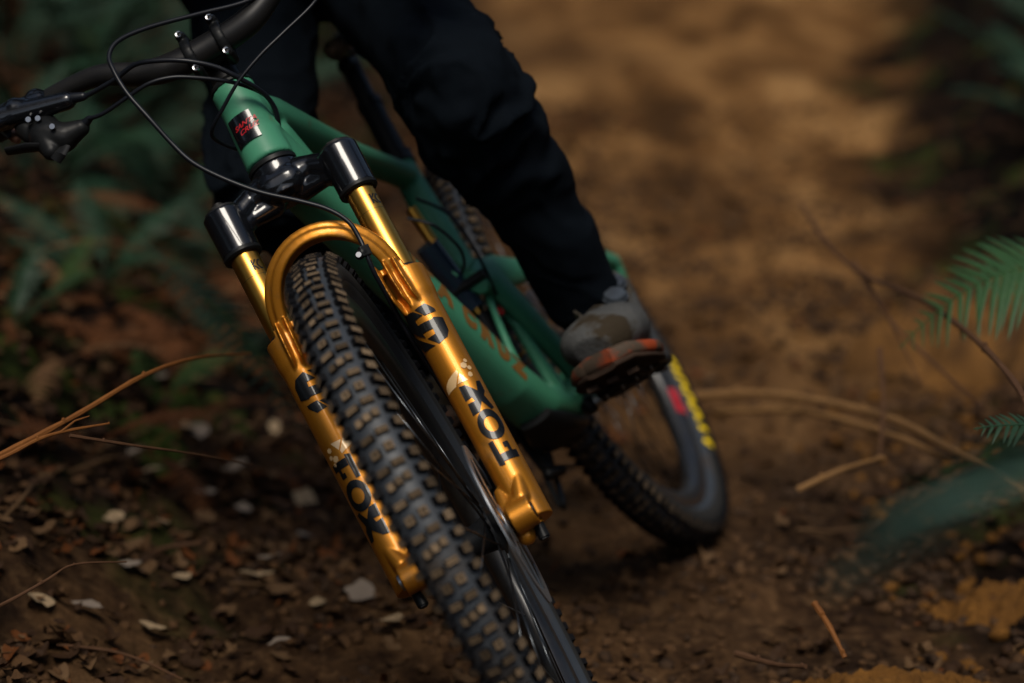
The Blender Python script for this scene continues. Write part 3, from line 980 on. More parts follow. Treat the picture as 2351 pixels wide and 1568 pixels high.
# seat tube splits round the shock
for s_ in (1, -1):
    mb.loft([(-800, s_ * 6, 215), (-770, s_ * 24, 165), (-765, s_ * 30, 110), (-762, s_ * 28, 50), (-765, s_ * 24, 0)], [(12, 22), (9, 15), (8, 12), (10, 15), (15, 26)], 18)
    mb.loft([(-745, s_ * 26, 172), (-700, s_ * 30, 150), (-668, s_ * 28, 110), (-655, s_ * 22, 70)], [(6, 9), (5.5, 7), (6, 7), (8, 10)], 16)
mb.cap((-640, 26, 285 - 60), (-640, 28, 215), 3, 3)
mb.cap(hp(-6, 27, 592), hp(-10, 28, 600), 6, 6); mb.cap(hp(-6, -27, 592), hp(-10, -28, 600), 6, 6)
body = blended(mb, "main_triangle", M['green'], frame, Matrix(), 3.0, 12)
mb = MB(); mb.lathe([(661, 20), (661, 27.5), (664, 27.8), (668, 24), (672, 18)], 36, 'z')
mb.build("upper_headset_cap", M['black'], frame, FK0, auto=40)
mb = MB()
mb.loft([(-664, 0, -4), (-700, 0, -30), (-750, 0, -50), (-800, 0, -60)], [(24, 8), (33, 19), (36, 19), (32, 12)], 28, sup=0.8)
mb.build("down_tube_guard", M['black'], frame)
# badge
mb = MB(); vs = []; fs = []
NA = 18
for i in range(NA + 1):
    a = R(-38 + 66 * i / NA)
    for (z, o) in ((575, -.6), (575.6, .9), (614.4, .9), (615, -.6)):
        r_ = 29.4 - (z - 575) * 0.045 + o + 0.9
        vs.append((r_ * math.cos(a), r_ * math.sin(a), z))
for i in range(NA):
    for k in range(3): a = i * 4 + k; fs.append((a, a + 1, a + 5, a + 4))
mb.add(vs, fs)
mb.build("head_badge", M['gloss'], frame, FK0, auto=30)
for txt, z0, a0 in (("SANTA", 599.5, 5), ("CRUZ", 591.0, 8)):
    def fn(u, v, z0=z0, a0=a0):
        z = z0 + v * 0.97 + u * 0.10
        r_ = 29.4 - (z - 575) * 0.045 + 2.2
        a = R(a0) + u / r_
        return (r_ * math.cos(a), r_ * math.sin(a), z)
    wrap("badge_text", [flat_text(txt, 8.6, 0.22, shear=0.35, xs=1.2)], fn, M['red'], frame, FK0, 2.0, 0)
# down tube lettering on the left shoulder of the tube
DT0, DT1 = Vector((-392, 0, 370)), Vector((-655, 0, 42))
dtd = (DT1 - DT0).normalized(); dtn = Vector((-dtd.z, 0, dtd.x))
if dtn.z < 0: dtn = -dtn
from mathutils.bvhtree import BVHTree
bvh = BVHTree.FromPolygons([tuple(v.co * 1000) for v in body.data.vertices], [tuple(p.vertices) for p in body.data.polygons])


def on_body(p, d):
    h = bvh.ray_cast(p, d)
    if h[0] is None: return Vector(p) + Vector(d) * 150
    return h[0] - Vector(d) * 0.7


DTL = (DT1 - DT0).length
for i, ch in enumerate("SANTACRUZ"):
    u0 = 24 + i * 42 + (16 if i >= 5 else 0)
    def fn(u, v, u0=u0):
        a = R(-13) + v / 42.0
        c = DT0 + dtd * (u0 + u)
        d = -(Vector((0, 1, 0)) * math.cos(a) + dtn * math.sin(a))
        return on_body(c - d * 120, d)
    vs, fs = flat_text(ch, 42, 3.6, xs=1.05)
    wrap("frame_letter", [(vs, fs)], fn, M['brown'], frame, Matrix(), 4.0, 2)
# seat post, collar, saddle
sd = Vector((-966 + 868, 0, 546 - 373)).normalized()
P_ = Vector((-868, 0, 376))
mb = MB(); mb.cyl(P_ - sd * 6, P_ + sd * 12, 22, 22, 30); mb.cap(P_ + sd * 3 + Vector((-20, 8, 0)), P_ + sd * 3 + Vector((-20, -8, 0)), 8, 8)
mb.build("seat_collar", M['black'], frame, auto=40)
post = empty("seat_post", bike)
mb = MB(); mb.cyl(P_, P_ + sd * 102, 17, 17, 30)
mb.build("outer_tube", M['black'], post, auto=40)
mb = MB(); mb.cyl(P_ + sd * 98, P_ + sd * 110, 19, 18.5, 30); mb.build("post_collar", M['blackm'], post, auto=40)
mb = MB(); mb.cyl(P_ + sd * 104, P_ + sd * 178, 14.5, 14.5, 30); mb.cap(P_ + sd * 178 + Vector((20, 0, 0)), P_ + sd * 178 - Vector((20, 0, 0)), 13, 13)
mb.build("inner_tube", M['blackm'], post, auto=40)
T_ = P_ + sd * 206 + Vector((-46, 12, 0))
saddle = empty("saddle", bike)
mb = MB()
mb.loft([T_ + Vector((138, 0, -6)), T_ + Vector((130, 0, 2)), T_ + Vector((90, 0, 4)), T_ + Vector((20, 0, 3)), T_ + Vector((-60, 0, 8)), T_ + Vector((-125, 0, 16)), T_ + Vector((-135, 0, 12))],
        [(6, 8), (18, 14), (22, 14), (32, 14), (58, 13), (68, 12), (50, 6)], 24)
sad = mb.build("saddle_shell", M['black'], saddle)
mb = MB(); mb.loft([T_ + Vector((141, 0, -6)), T_ + Vector((136, 0, -2)), T_ + Vector((122, 0, 3))], [(7, 9), (15, 14), (20, 15.5)], 18)
mb.build("worn_nose", M['boot'], saddle)
for s_ in (1, -1):
    mb = MB(); mb.loft([T_ + Vector((110, s_ * 8, -8)), T_ + Vector((60, s_ * 22, -30)), T_ + Vector((-50, s_ * 22, -32)), T_ + Vector((-110, s_ * 30, -4))], 3.5, 8)
    mb.build("saddle_rail", M['blackm'], saddle)

# swingarm: upper stays, uprights, chain stays
mb = MB()
for s_ in (1, -1):
    mb.loft([(-690, s_ * 34, 190), (-730, s_ * 36, 190), (-800, s_ * 42, 178), (-880, s_ * 50, 158), (-960, s_ * 58, 140), (-1060, s_ * 84, 120), (-1180, s_ * 102, 86), (-1238, s_ * 106, 62), (-1250, s_ * 96, 18), (-1240, s_ * 80, -6)],
            [(13, 18), (17, 27), (16, 28), (13, 20), (9, 14), (9, 12), (10, 13), (11, 14), (9, 16), (8, 18)], 18)
    mb.loft([(-740, s_ * 38, 188), (-765, s_ * 42, 140), (-790, s_ * 45, 85), (-815, s_ * 46, 30), (-838, s_ * 46, -14)], [(17, 30), (17, 28), (16, 24), (15, 22), (15, 22)], 18)
    mb.loft([(-838, s_ * 46, -14), (-900, s_ * 46, -26), (-1000, s_ * 56, -22), (-1120, s_ * 66, -12), (-1240, s_ * 76, -2)], [(9, 18), (8, 16), (7, 13), (7, 12), (8, 15)], 18)
    mb.cyl((-1240, s_ * 70, 0), (-1240, s_ * 82, 0), 17, n=24)
mb.loft([(-702, -36, 196), (-702, 36, 196)], [(14, 11), (14, 11)], 16, (0, 0, 1))
mb.loft([(-886, -48, -8), (-886, 48, -8)], [(14, 12), (14, 12)], 16, (0, 0, 1))
blended(mb, "swingarm", M['green'], frame, Matrix(), 2.8, 10)
mb = MB(); mb.cyl((-690, -50, 196), (-690, 50, 196), 7.5, n=18); mb.build("pivot_bolt", M['blackm'], frame, auto=40)
mb = MB(); mb.cyl((-838, -60, -10), (-838, 60, -10), 8, n=18); mb.build("pivot_bolt", M['blackm'], frame, auto=40)
# shock: reservoir, air can, red dial
shock = empty("shock", bike)
mb = MB(); mb.cyl((-735, 0, 150), (-727, 0, 60), 23, 23, 28); mb.build("air_can", M['black'], shock, auto=40)
mb = MB(); mb.cyl((-726, 0, 58), (-722, 0, 22), 27, 27, 28); mb.build("air_sleeve", M['blackm'], shock, auto=40)
mb = MB(); mb.lathe([(-2, 24), (-2, 28), (2, 28), (2, 24)], 30, 'z', True); mb.v = [(x - 728, y, z + 74) for x, y, z in mb.v]; mb.build("gold_ring", M['kash'], shock)
mb = MB(); mb.cyl((-742, 0, 150), (-760, 0, 320), 8, 8, 18); mb.build("shock_shaft", M['kash'], shock, auto=40)
mb = MB(); mb.cyl((-728, 22, 138), (-726, 33, 138), 7.5, 6.5, 16); mb.build("red_dial", M['red'], shock, auto=40)
mb = MB(); mb.cyl((-705, 6, 165), (-690, 6, 270), 17, 17, 26); mb.cap((-700, 0, 255), (-735, 0, 262), 9, 9); mb.build("reservoir", M['blue'], shock, auto=40)

# --- cranks, chainring, pedals, derailleur
drive = empty("crankset", bike)
mb = MB()
mb.cap((-805, 68, -25), (-640, 78, -25), 16, 13); mb.cap((-800, 60, -25), (-800, 74, -25), 17, 17)
blended(mb, "crank_arm", M['black'], drive, Matrix(), 2.5, 3)
mb = MB()
mb.cap((-805, -68, -25), (-970, -78, -25), 16, 13)
blended(mb, "crank_arm", M['black'], drive, Matrix(), 2.5, 3)
mb = MB(); vs = []
for k in range(64):
    th = 2 * PI * k / 64; r_ = 66 + (2.6 if k % 2 else -2.4)
    vs.append((r_ * math.cos(th), r_ * math.sin(th)))
n = 64
v3 = [(x - 805, -49, y - 25) for x, y in vs] + [(x - 805, -52, y - 25) for x, y in vs] + [(x * .72 - 805, -49, y * .72 - 25) for x, y in vs] + [(x * .72 - 805, -52, y * .72 - 25) for x, y in vs]
fs = []
for k in range(n):
    l = (k + 1) % n
    fs += [(k, l, n + l, n + k), (2 * n + k, k, l, 2 * n + l)[::1], (n + k, n + l, 3 * n + l, 3 * n + k), (2 * n + l, 2 * n + k, 3 * n + k, 3 * n + l)]
mb.add(v3, fs)
for k in range(4):
    a = PI / 2 * k + .4; mb.cap((-805, -50, -25), (-805 + 50 * math.cos(a), -50, -25 + 50 * math.sin(a)), 9, 5, 8)
mb.build("chainring", M['blackm'], drive, smooth=False)
mb = MB(); mb.loft([(-770, -46, -98), (-735, -46, -80), (-722, -46, -40), (-740, -46, 0)], [(5, 10), (5, 14), (5, 12), (5, 8)], 12); mb.cap((-790, -40, -100), (-720, -40, -84), 8, 8)
mb.build("bash_guard", M['black'], drive)
mb = MB(); mb.cyl((-805, -92, -25), (-805, 72, -25), 12, n=20); mb.build("crank_spindle", M['steel'], drive, auto=40)


def pedal(px, pz, s_):
    p = empty("pedal", bike, Matrix.Translation((px * .001, s_ * 0.092, pz * .001)) @ Matrix.Rotation(R(-14), 4, 'Y'))
    mb = MB(); mb.cyl((0, -s_ * 8, 0), (0, s_ * 8, 0), 9, 8, 16); mb.build("pedal_axle", M['steel'], p, auto=40)
    mb = MB()
    mb.loft([(0, s_ * 6, 0), (0, s_ * 100, 0)], [(11, 8), (9, 6)], 14, (1, 0, 0))
    for x in (-46, 46): mb.loft([(x * .85, s_ * 12, 0), (x, s_ * 30, 0), (x, s_ * 84, 0), (x * .8, s_ * 104, 0)], [(5, 6)] * 4, 8, (1, 0, 0))
    for y in (14, 42, 72, 102): mb.loft([(-42, s_ * y, 0), (42, s_ * y, 0)], [(4, 6), (4, 6)], 8, (0, 1, 0))
    mb.build("pedal_body", M['black'], p, auto=50)
    pm = MB(); pm.cyl((0, 0, -12), (0, 0, 12), 1.7, n=6); me = pm.mesh("pedal_pin", M['steel'])
    for x in (-44, 44):
        for y in (22, 46, 68, 92): link(bpy.data.objects.new("pedal_pin", me), p, Matrix.Translation((x * .001, s_ * y * .001, 0)))
    return p


pedal(-640, -25, 1)
pedal(-970, -25, -1)
der = empty("rear_derailleur", bike)
mb = MB(); mb.cap((-1238, -74, -20), (-1228, -82, -60), 13, 14); mb.cap((-1228, -80, -62), (-1200, -72, -96), 12, 12)
mb.build("derailleur_body", M['black'], der)
mb = MB()
for y in (-60, -72): mb.loft([(-1200, y, -92), (-1190, y, -130), (-1172, y, -176)], [(1.5, 14), (1.5, 9), (1.5, 12)], 10)
mb.build("derailleur_cage", M['blackm'], der)
for z, x in ((-98, -1196), (-172, -1172)):
    mb = MB(); mb.cyl((x, -69, z), (x, -63, z), 15, n=14); mb.build("jockey_wheel", M['black'], der, auto=30)
mb = MB()
ch = [(-805, -50, 41), (-1240, -50, 36)]
mb.loft([(-805, -50, 41), (-1240, -50, 24)], [(3.5, 3), (3.5, 3)], 8)
mb.loft([(-805, -50, -91), (-1172, -66, -187), (-1186, -66, -170), (-1182, -66, -110), (-1212, -64, -84)], [(3.5, 3)] * 5, 8)
mb.build("chain", M['blackm'], drive)
mb = MB()
for k, r_ in enumerate((20, 27, 34, 42, 52, 64, 76, 88, 98)):
    mb.lathe([(-66 + k * 4, r_ - 8), (-66 + k * 4, r_), (-64 + k * 4, r_), (-64 + k * 4, r_ - 8)], 40, close=True)
mb.build("cassette", M['steel'], rear_wheel, auto=30)
# hook shaped cage seen below the down tube
mb = MB()
mb.loft([(-728, -48, -82), (-722, -50, -104), (-716, -52, -126), (-730, -52, -134), (-750, -52, -128), (-790, -52, -104)], [(4, 7)] * 6, 10)
mb.build("chain_guide", M['black'], drive)

# --- cockpit
cock = empty("handlebar", bike, FK)
def barpt(s_):
    P = [(41, 0, 705), (42, 34, 705), (43, 62, 709), (42, 88, 720), (38, 128, 745), (31, 165, 756), (21, 210, 763), (6, 270, 770), (-14, 345, 778), (-26, 390, 782)]
    Rr = [17.5, 17.5, 17.0, 15, 13.5, 12, 11.3, 11.1, 11.1, 11.1]
    return [(x, y * s_, z) for x, y, z in P], Rr
pL, rL = barpt(1); pR, rR = barpt(-1)
mb = MB()
allp = list(reversed(pR)) + pL[1:]; allr = list(reversed(rR)) + rL[1:]
# finer path
def refine(pts, rad, k=5):
    P = []; Q = []
    V = [Vector(p) for p in pts]
    for i in range(len(V) - 1):
        p0 = V[max(i - 1, 0)]; p1 = V[i]; p2 = V[i + 1]; p3 = V[min(i + 2, len(V) - 1)]
        for j in range(k):
            t = j / k
            P.append(0.5 * ((2 * p1) + (-p0 + p2) * t + (2 * p0 - 5 * p1 + 4 * p2 - p3) * t * t + (-p0 + 3 * p1 - 3 * p2 + p3) * t ** 3))
            Q.append(rad[i] * (1 - t) + rad[i + 1] * t)
    P.append(V[-1]); Q.append(rad[-1])
    return P, Q
P_b, R_b = refine(allp, allr)
mb.loft(P_b, R_b, 26, (0, 0, 1))
mb.build("bar", M['blackm'], cock)
for s_ in (1, -1):
    pts, rad = barpt(s_)
    P2, _ = refine(pts[-3:], rad[-3:], 12)
    mb = MB(); mb.loft(P2, [16.2 + (0.7 if (i % 2) else 0) for i in range(len(P2))], 18, (0, 0, 1)); mb.build("grip", M['black'], cock)
    mb = MB(); mb.loft(refine(pts[-3:-1], rad[-3:-1], 5)[0][:2], [18, 18], 20, (0, 0, 1)); mb.build("grip_collar", M['blackm'], cock, auto=40)
    # brake clamp, master cylinder, lever
    def g(x, y, z): return (x, y * s_, z)
    mb = MB()
    mb.cap(g(22, 222, 764), g(28, 216, 764), 16, 16); mb.cap(g(34, 236, 762), g(44, 232, 760), 9, 9)
    mb.cap(g(54, 270, 756), g(58, 178, 728), 16, 11.5); mb.cap(g(52, 240, 752), g(54, 222, 742), 18, 14)
    mb.cap(g(48, 252, 764), g(52, 208, 752), 9, 9)
    mb.cap(g(50, 270, 768), g(50, 272, 776), 6, 5)
    blended(mb, "master_cylinder", M['gloss'], cock, Matrix(), 1.8, 3)
    mb = MB(); mb.cap(g(59, 176, 729), g(61, 158, 721), 7.5, 5.5); mb.build("hose_boot", M['hose'], cock)
    mb = MB(); mb.loft([g(62, 248, 742), g(78, 262, 734), g(88, 300, 732), g(84, 345, 738), g(88, 356, 738)], [(6, 9), (5, 8), (4, 7), (4, 6), (4, 5)], 12, (0, 0, 1)); mb.build("brake_lever", M['gloss'], cock)
    if s_ < 0:
        mb = MB()
        mb.cap(g(40, 218, 740), g(50, 216, 704), 12, 20); mb.cap(g(50, 222, 706), g(52, 203, 691), 20, 19); mb.cap(g(52, 203, 691), g(56, 178, 688), 19, 11)
        mb.cap(g(52, 222, 700), g(58, 222, 680), 18, 12); mb.cap(g(44, 240, 730), g(48, 236, 716), 14, 12)
        blended(mb, "shifter_body", M['black'], cock, Matrix(), 2, 4)
        mb = MB(); mb.loft([g(56, 226, 690), g(62, 246, 698), g(64, 270, 706)], [(9, 5), (12, 5), (10, 4)], 12, (1, 0, 0)); mb.build("shift_paddle", M['black'], cock)
        mb = MB(); mb.loft([g(58, 206, 676), g(64, 214, 668), g(62, 222, 664)], [(10, 4), (10, 4), (7, 3)], 12, (0, 1, 0)); mb.build("shift_paddle", M['black'], cock)
        for (x, y, z) in ((64, 228, 727), (64, 217, 722), (70, 205, 700)):
            mb = MB(); mb.cyl(g(x, y, z), g(x + 8, y, z - 2), 3.4, n=12); mb.build("clamp_screw", M['bolt'], cock, auto=40)
        mb = MB(); mb.cap(g(56, 176, 689), g(62, 163, 690), 7, 4.5); mb.build("cable_boot", M['hose'], cock)

stem = empty("stem", bike, FK)
mb = MB()
mb.cyl((0, 0, 681), (0, 0, 721), 18.5, 18.5, 28)
mb.loft([(-8, 0, 701), (10, 0, 702), (26, 0, 704)], [(17, 17), (20, 15), (25, 17)], 20)
mb.cyl((28, -27, 705), (28, 27, 705), 20, n=28)
blended(mb, "stem_body", M['black'], stem, Matrix(), 2, 3)
mb = MB()
for y in (-21, 21):
    pts = []
    for k in range(9):
        a = R(-78 + 156 * k / 8); pts.append((41 + 20.5 * math.cos(a), y, 705 + 20.5 * math.sin(a)))
    mb.loft([(36, y, 705 - 27)] + pts + [(36, y, 705 + 27)], [(6.8, 4)] + [(6.8, 3.4)] * 9 + [(6.8, 4)], 12)
    for zz in (-25, 25): mb.cap((30, y, 705 + zz), (54, y, 705 + zz), 6.8, 6.6)
blended(mb, "faceplate", M['black'], stem, Matrix(), 1.6, 2)
for y in (-21, 21):
    for zz in (-25, 25):
        mb = MB(); mb.lathe([(58, 2.2), (61.4, 2.4), (61.8, 4.0), (61.0, 4.4), (56, 4.4)], 18, 'z'); mb.lathe([(58, 0.01), (58, 2.3)], 12, 'z')
        mb.v = [(z, y + yy, 705 + zz + x) for x, yy, z in mb.v]
        mb.build("stem_bolt", M['bolt'], stem, auto=40)
mb = MB(); mb.lathe([(672, 17), (672, 19), (678, 19), (678.4, 18.4), (684, 18.4), (684.6, 17)], 30, 'z'); mb.build("spacer", M['blackm'], stem, auto=30)
mb = MB(); mb.lathe([(663, 25), (668, 24), (672, 19)], 30, 'z'); mb.build("top_cover", M['black'], stem, auto=40)

# --- hoses and cables (fork axes, the last points reach the frame)
CAB = {
 'A': [(30, 150, 735), (60, 74, 723), (85, 16, 727), (115, -43, 729), (135, -80, 723), (145, -97, 707), (150, -100, 685), (150, -98, 651), (145, -89, 611), (135, -80, 573), (128, -69, 541), (118, -47, 509),
       (108, -17, 475), (98, 16, 447), (90, 41, 423), (84, 55, 399), (80, 57, 377), (79, 56, 359), (70, 53, 335), (50, 52, 310), (20, 50, 280), (-10, 52, 230), (-30, 56, 160), (-42, 58, 108)],
 'B': [(60, -160, 720), (75, -115, 712), (85, -83, 711), (90, -55, 698), (88, -25, 680), (75, 2, 660), (60, 18, 641), (35, 32, 624), (15, 36, 610), (0, 31, 593), (-14, 24, 588)],
 'C': [(65, -163, 689), (72, -143, 682), (80, -107, 681), (85, -77, 680), (82, -51, 674), (75, -28, 663), (60, 1, 647), (42, 20, 635), (22, 34, 621), (0, 35, 607), (-16, 24, 595)],
 'D': [(50, 175, 710), (70, 144, 674), (80, 92, 653), (85, 56, 640), (85, 18, 624), (75, -13, 609), (60, -36, 601), (45, -43, 597), (25, -40, 595), (8, -33, 591), (-8, -25, 588)]}
for k, rad in (('A', 2.9), ('B', 3.1), ('C', 2.7), ('D', 2.3)):
    P2, R2 = refine(CAB[k], [rad] * len(CAB[k]), 6)
    mb = MB(); mb.loft(P2, R2, 10, (0.2, 0.3, 1)); o = mb.build("brake_hose" if k in 'AB' else "cable", M['hose'], bike, FK)
P2, R2 = refine([(-690, 30, 330), (-700, 52, 290), (-690, 58, 240), (-700, 50, 190), (-720, 40, 160)], [2.4] * 5, 8)
mb = MB(); mb.loft(P2, R2, 8, (0, 0, 1)); mb.build("cable", M['hose'], bike)
P2, R2 = refine([(-600, 26, 318), (-600, 50, 290), (-612, 58, 250), (-640, 46, 225), (-660, 30, 215)], [2.2] * 5, 8)
mb = MB(); mb.loft(P2, R2, 8, (0, 0, 1)); mb.build("cable", M['hose'], bike)

# ------------------------------------------------------------------ rider
rider = empty("person", None, M_BIKE)
tag(rider, "rider in dark navy trousers, grey shoes with orange soles, crouched on the bike", "person")
HR, HL = Vector((-905, -14, 735)), Vector((-905, 118, 672))
KL, KR = Vector((-530, 199, 416)), Vector((-748, -144, 462))
AL, AR = Vector((-712, 144, 92)), Vector((-1000, -150, 112))
CH, SHL, SHR, NK, HD = Vector((-640, 20, 1020)), Vector((-560, 200, 1060)), Vector((-580, -180, 1120)), Vector((-520, 10, 1180)), Vector((-420, 0, 1300))
mb = MB()
pel = (HR + HL) / 2 + Vector((0, 0, 60))
mb.cap(HR, HL, 105, 105); mb.cap(pel, CH, 130, 145); mb.cap(SHR, SHL, 72, 72); mb.cap(CH, (SHR + SHL) / 2, 140, 110)
mb.cap((SHR + SHL) / 2, NK, 75, 58); mb.cap(NK, HD, 58, 68); mb.cap(HD, HD + Vector((-20, 0, 60)), 88, 92); mb.cap(HD + Vector((62, 0, -20)), HD + Vector((92, 0, -10)), 30, 10)
for H_, K_, A_, s_ in ((HL, KL, AL, 1), (HR, KR, AR, -1)):
    mb.cap(H_, K_, 62, 40); mb.cap(K_, K_ * .5 + A_ * .5 + Vector((-22, -s_ * 8, 0)), 38, 36); mb.cap(K_ * .5 + A_ * .5 + Vector((-22, -s_ * 8, 0)), A_, 36, 32); mb.cap(A_, A_ + Vector((-30, 0, -50)), 36, 34); mb.cap(A_ + Vector((0, 0, -50)), A_ + Vector((120, s_ * 8, -70)), 34, 28)
def fkp(x, y, z): return (FK @ (Vector((x, y, z)) * 0.001)) * 1000
for S_, s_ in ((SHL, 1), (SHR, -1)):
    hnd = fkp(-12, s_ * 318, 790)
    elb = (S_ + hnd) / 2 + Vector((-20, s_ * 150, 30))
    mb.cap(S_, elb, 52, 42); mb.cap(elb, hnd + Vector((-25, 0, 15)), 42, 29); mb.cap(hnd + Vector((-20, -s_ * 22, 10)), hnd + Vector((-10, s_ * 30, 4)), 22, 20)
    for k in range(4):
        c = [fkp(-14 - 12 * math.sin(q), s_ * (290 + k * 22), 774 + 4) for q in (0,)][0]
        b0 = fkp(-2 + 0, s_ * (292 + k * 21), 797); b1 = fkp(20, s_ * (292 + k * 21), 788); b2 = fkp(22, s_ * (292 + k * 21), 762); b3 = fkp(2, s_ * (292 + k * 21), 752)
        mb.cap(hnd, b0, 14, 10.5, 10); mb.cap(b0, b1, 10.5, 10, 10); mb.cap(b1, b2, 10, 9, 10); mb.cap(b2, b3, 9, 8, 10)
    t0 = fkp(-20, s_ * 280, 792); t1 = fkp(-24, s_ * 268, 768); t2 = fkp(-8, s_ * 264, 752)
    mb.cap(hnd, t0, 16, 12, 10); mb.cap(t0, t1, 12, 10, 10); mb.cap(t1, t2, 10, 8.5, 10)
blended(mb, "body", M['skin'], rider, Matrix(), 6, 4)
# trousers
mb = MB()
mb.cap(HR, HL, 122, 116)
for H_, K_, A_, s_ in ((HL, KL, AL, 1), (HR, KR, AR, -1)):
    mb.cap(H_, H_ * .45 + K_ * .55, 98, 80); mb.cap(H_ * .45 + K_ * .55, K_, 80, 76)
    mid = K_ * .55 + A_ * .45 + Vector((-26, 0, 0))
    mid = mid + Vector((0, -s_ * 9, 0)); mb.cap(K_, mid, 74, 62); mb.cap(mid, A_ + Vector((0, -s_ * 9, -4)), 61, 53)
tscale = 9


def wrinkle(co):
    p = co * np.array([9.0, 9.0, 9.0])
    n = fbm(p, 3, 40)
    a = co @ np.array([0.45, 0.35, 0.82])
    w = vnoise(np.stack([a * 34 + n * 1.6, co[:, 1] * 5, co[:, 0] * 5], 1), 77)
    kn = np.zeros(len(co))
    for K_ in (KL, KR):
        d = np.linalg.norm(co - np.array(K_) * .001, axis=1); kn += np.exp(-(d / .15) ** 2)
    rg = 1 - np.abs(vnoise(np.stack([a * 26 + n * 2.2, co[:, 1] * 7 + 3, co[:, 0] * 6], 1), 91))
    return 0.008 * n + 0.010 * w * (0.35 + kn) + 0.016 * (rg ** 3 - 0.35) * (0.25 + kn)


blended(mb, "trousers", M['pants'], rider, Matrix(), 6, 8, disp=wrinkle)
mb = MB()
mb.cap(pel + Vector((0, 0, 10)), CH, 148, 160); mb.cap(CH, (SHR + SHL) / 2, 156, 118); mb.cap(SHR, SHL, 84, 84)
for S_, s_ in ((SHL, 1), (SHR, -1)):
    hnd = fkp(-12, s_ * 318, 790); elb = (S_ + hnd) / 2 + Vector((-20, s_ * 150, 30))
    mb.cap(S_, elb, 66, 54); mb.cap(elb, elb.lerp(hnd + Vector((-25, 0, 15)), .86), 54, 37)
blended(mb, "jersey", M['jersey'], rider, Matrix(), 8, 6)
mb = MB(); mb.cap(HD + Vector((-30, 0, 62)), HD + Vector((10, 0, 66)), 118, 112); mb.cap(HD + Vector((70, 0, 104)), HD + Vector((140, 0, 96)), 40, 14)
mb.cap(HD + Vector((20, 0, -40)), HD + Vector((70, 0, -52)), 84, 50)
blended(mb, "helmet", M['helmet'], rider, Matrix(), 5, 6)


def shoe(name, m, s_):
    """foot axes: x to the toe, y outward, z up, sole at z = 0"""
    sh = empty(name, rider, m)
    prof = [(-108, 26, 30), (-85, 34, 44), (-40, 34, 52), (0, 38, 54), (40, 49, 58), (80, 55, 56), (112, 53, 52), (136, 43, 44), (152, 24, 28)]
    cs = [(-108, 0), (-85, 0), (-40, 0), (0, 2), (40, 5), (80, 6), (115, 4), (142, 0), (156, -5)]
    mb = MB()
    mb.loft([(x, y * s_, 20 + h * 0.5) for (x, w, h), (_, y) in zip(prof, cs)], [(w, h * .62) for x, w, h in prof], 28, (0, 1, 0), sup=0.9)
    mb.cap((-62, 0, 70), (-66, 0, 98), 40, 40); mb.cap((-40, 0, 62), (10, 0, 46), 38, 34); mb.cap((0, 0, 48), (60, 0, 34), 34, 30)
    blended(mb, "upper", M['shoeu'], sh, Matrix(), 2.6, 8)
    mb = MB()
    sp = [(-118, 24), (-100, 36), (-50, 38), (0, 42), (50, 53), (90, 58), (122, 55), (146, 42), (160, 22)]
    mb.loft([(x, (cs[i][1]) * s_, 11 + (5 if x > 140 else 0) + (2 if x > 115 else 0)) for i, (x, w) in enumerate(sp)], [(w, 10.5) for x, w in sp], 30, (0, 1, 0), sup=0.55)
    mb.build("midsole", M['orange'], sh, auto=60)
    mb = MB()
    mb.loft([(x, (cs[i][1]) * s_, -1 + (6 if x > 140 else 0) + (2.5 if x > 115 else 0)) for i, (x, w) in enumerate(sp)], [(w * .97, 5) for x, w in sp], 30, (0, 1, 0), sup=0.6)
    for x in range(-90, 140, 16):
        for y in (-26, 0, 26): mb.box((x, y * s_, -6), (10, 14, 6))
    mb.build("outsole", M['sole'], sh, auto=40)
    mb = MB()
    for i in range(4): mb.loft([(-8 + i * 16, -16, 99 - i * 7.5), (-6 + i * 16, 0, 104 - i * 7.5), (-8 + i * 16, 16, 99 - i * 7.5)], [(6.5, 2.4)] * 3, 10, (1, 0, 0))
    mb.build("tongue", M['shoeu'], sh)
    mb = MB(); mb.loft([(-36, -s_ * 24, 110), (0, -s_ * 26, 98), (34, -s_ * 24, 85), (66, -s_ * 14, 76)], [(3, 10)] * 4, 10, (0, 1, 0)); mb.build("strap", M['shoed'], sh)
    mb = MB(); mb.cap((-14, -s_ * 28, 110), (-26, -s_ * 27, 115), 7, 7); mb.build("orange_tab", M['orange'], sh)
    for k, (x, z) in enumerate(((10, 74), (-26, 92))):
        mb = MB(); c = Vector((x + 14, s_ * 27, z + 17)); d = Vector((0.6, 0.35 * s_, 0.72)).normalized()
        mb.cyl(c - d * 8, c, 16, 16, 24); mb.cyl(c, c + d * 5, 14.5, 13, 18)
        mb.build("dial", M['dial'], sh, auto=30)
    mb = MB(); mb.lathe([(74, 34), (96, 40), (112, 39), (112, 33), (98, 34)], 26, 'z'); mb.v = [(x - 64, y, z) for x, y, z in mb.v]; mb.build("ankle_cuff", M['shoed'], sh)
    return sh


def foot_m(ped, s_, pitch, toe, roll=0):
    return Matrix.Translation(Vector(ped) * .001) @ Matrix.Rotation(R(toe) * s_, 4, 'Z') @ Matrix.Rotation(R(pitch), 4, 'Y') @ Matrix.Rotation(R(roll) * s_, 4, 'X') @ Matrix.Scale(1.1, 4) @ Matrix.Translation((-0.035, 0, 0.018))


shoe("shoe", foot_m((-632, 139, -34), 1, -12, 3, -8), 1)
shoe("shoe", foot_m((-970, -146, -22), -1, -12, 6), -1)

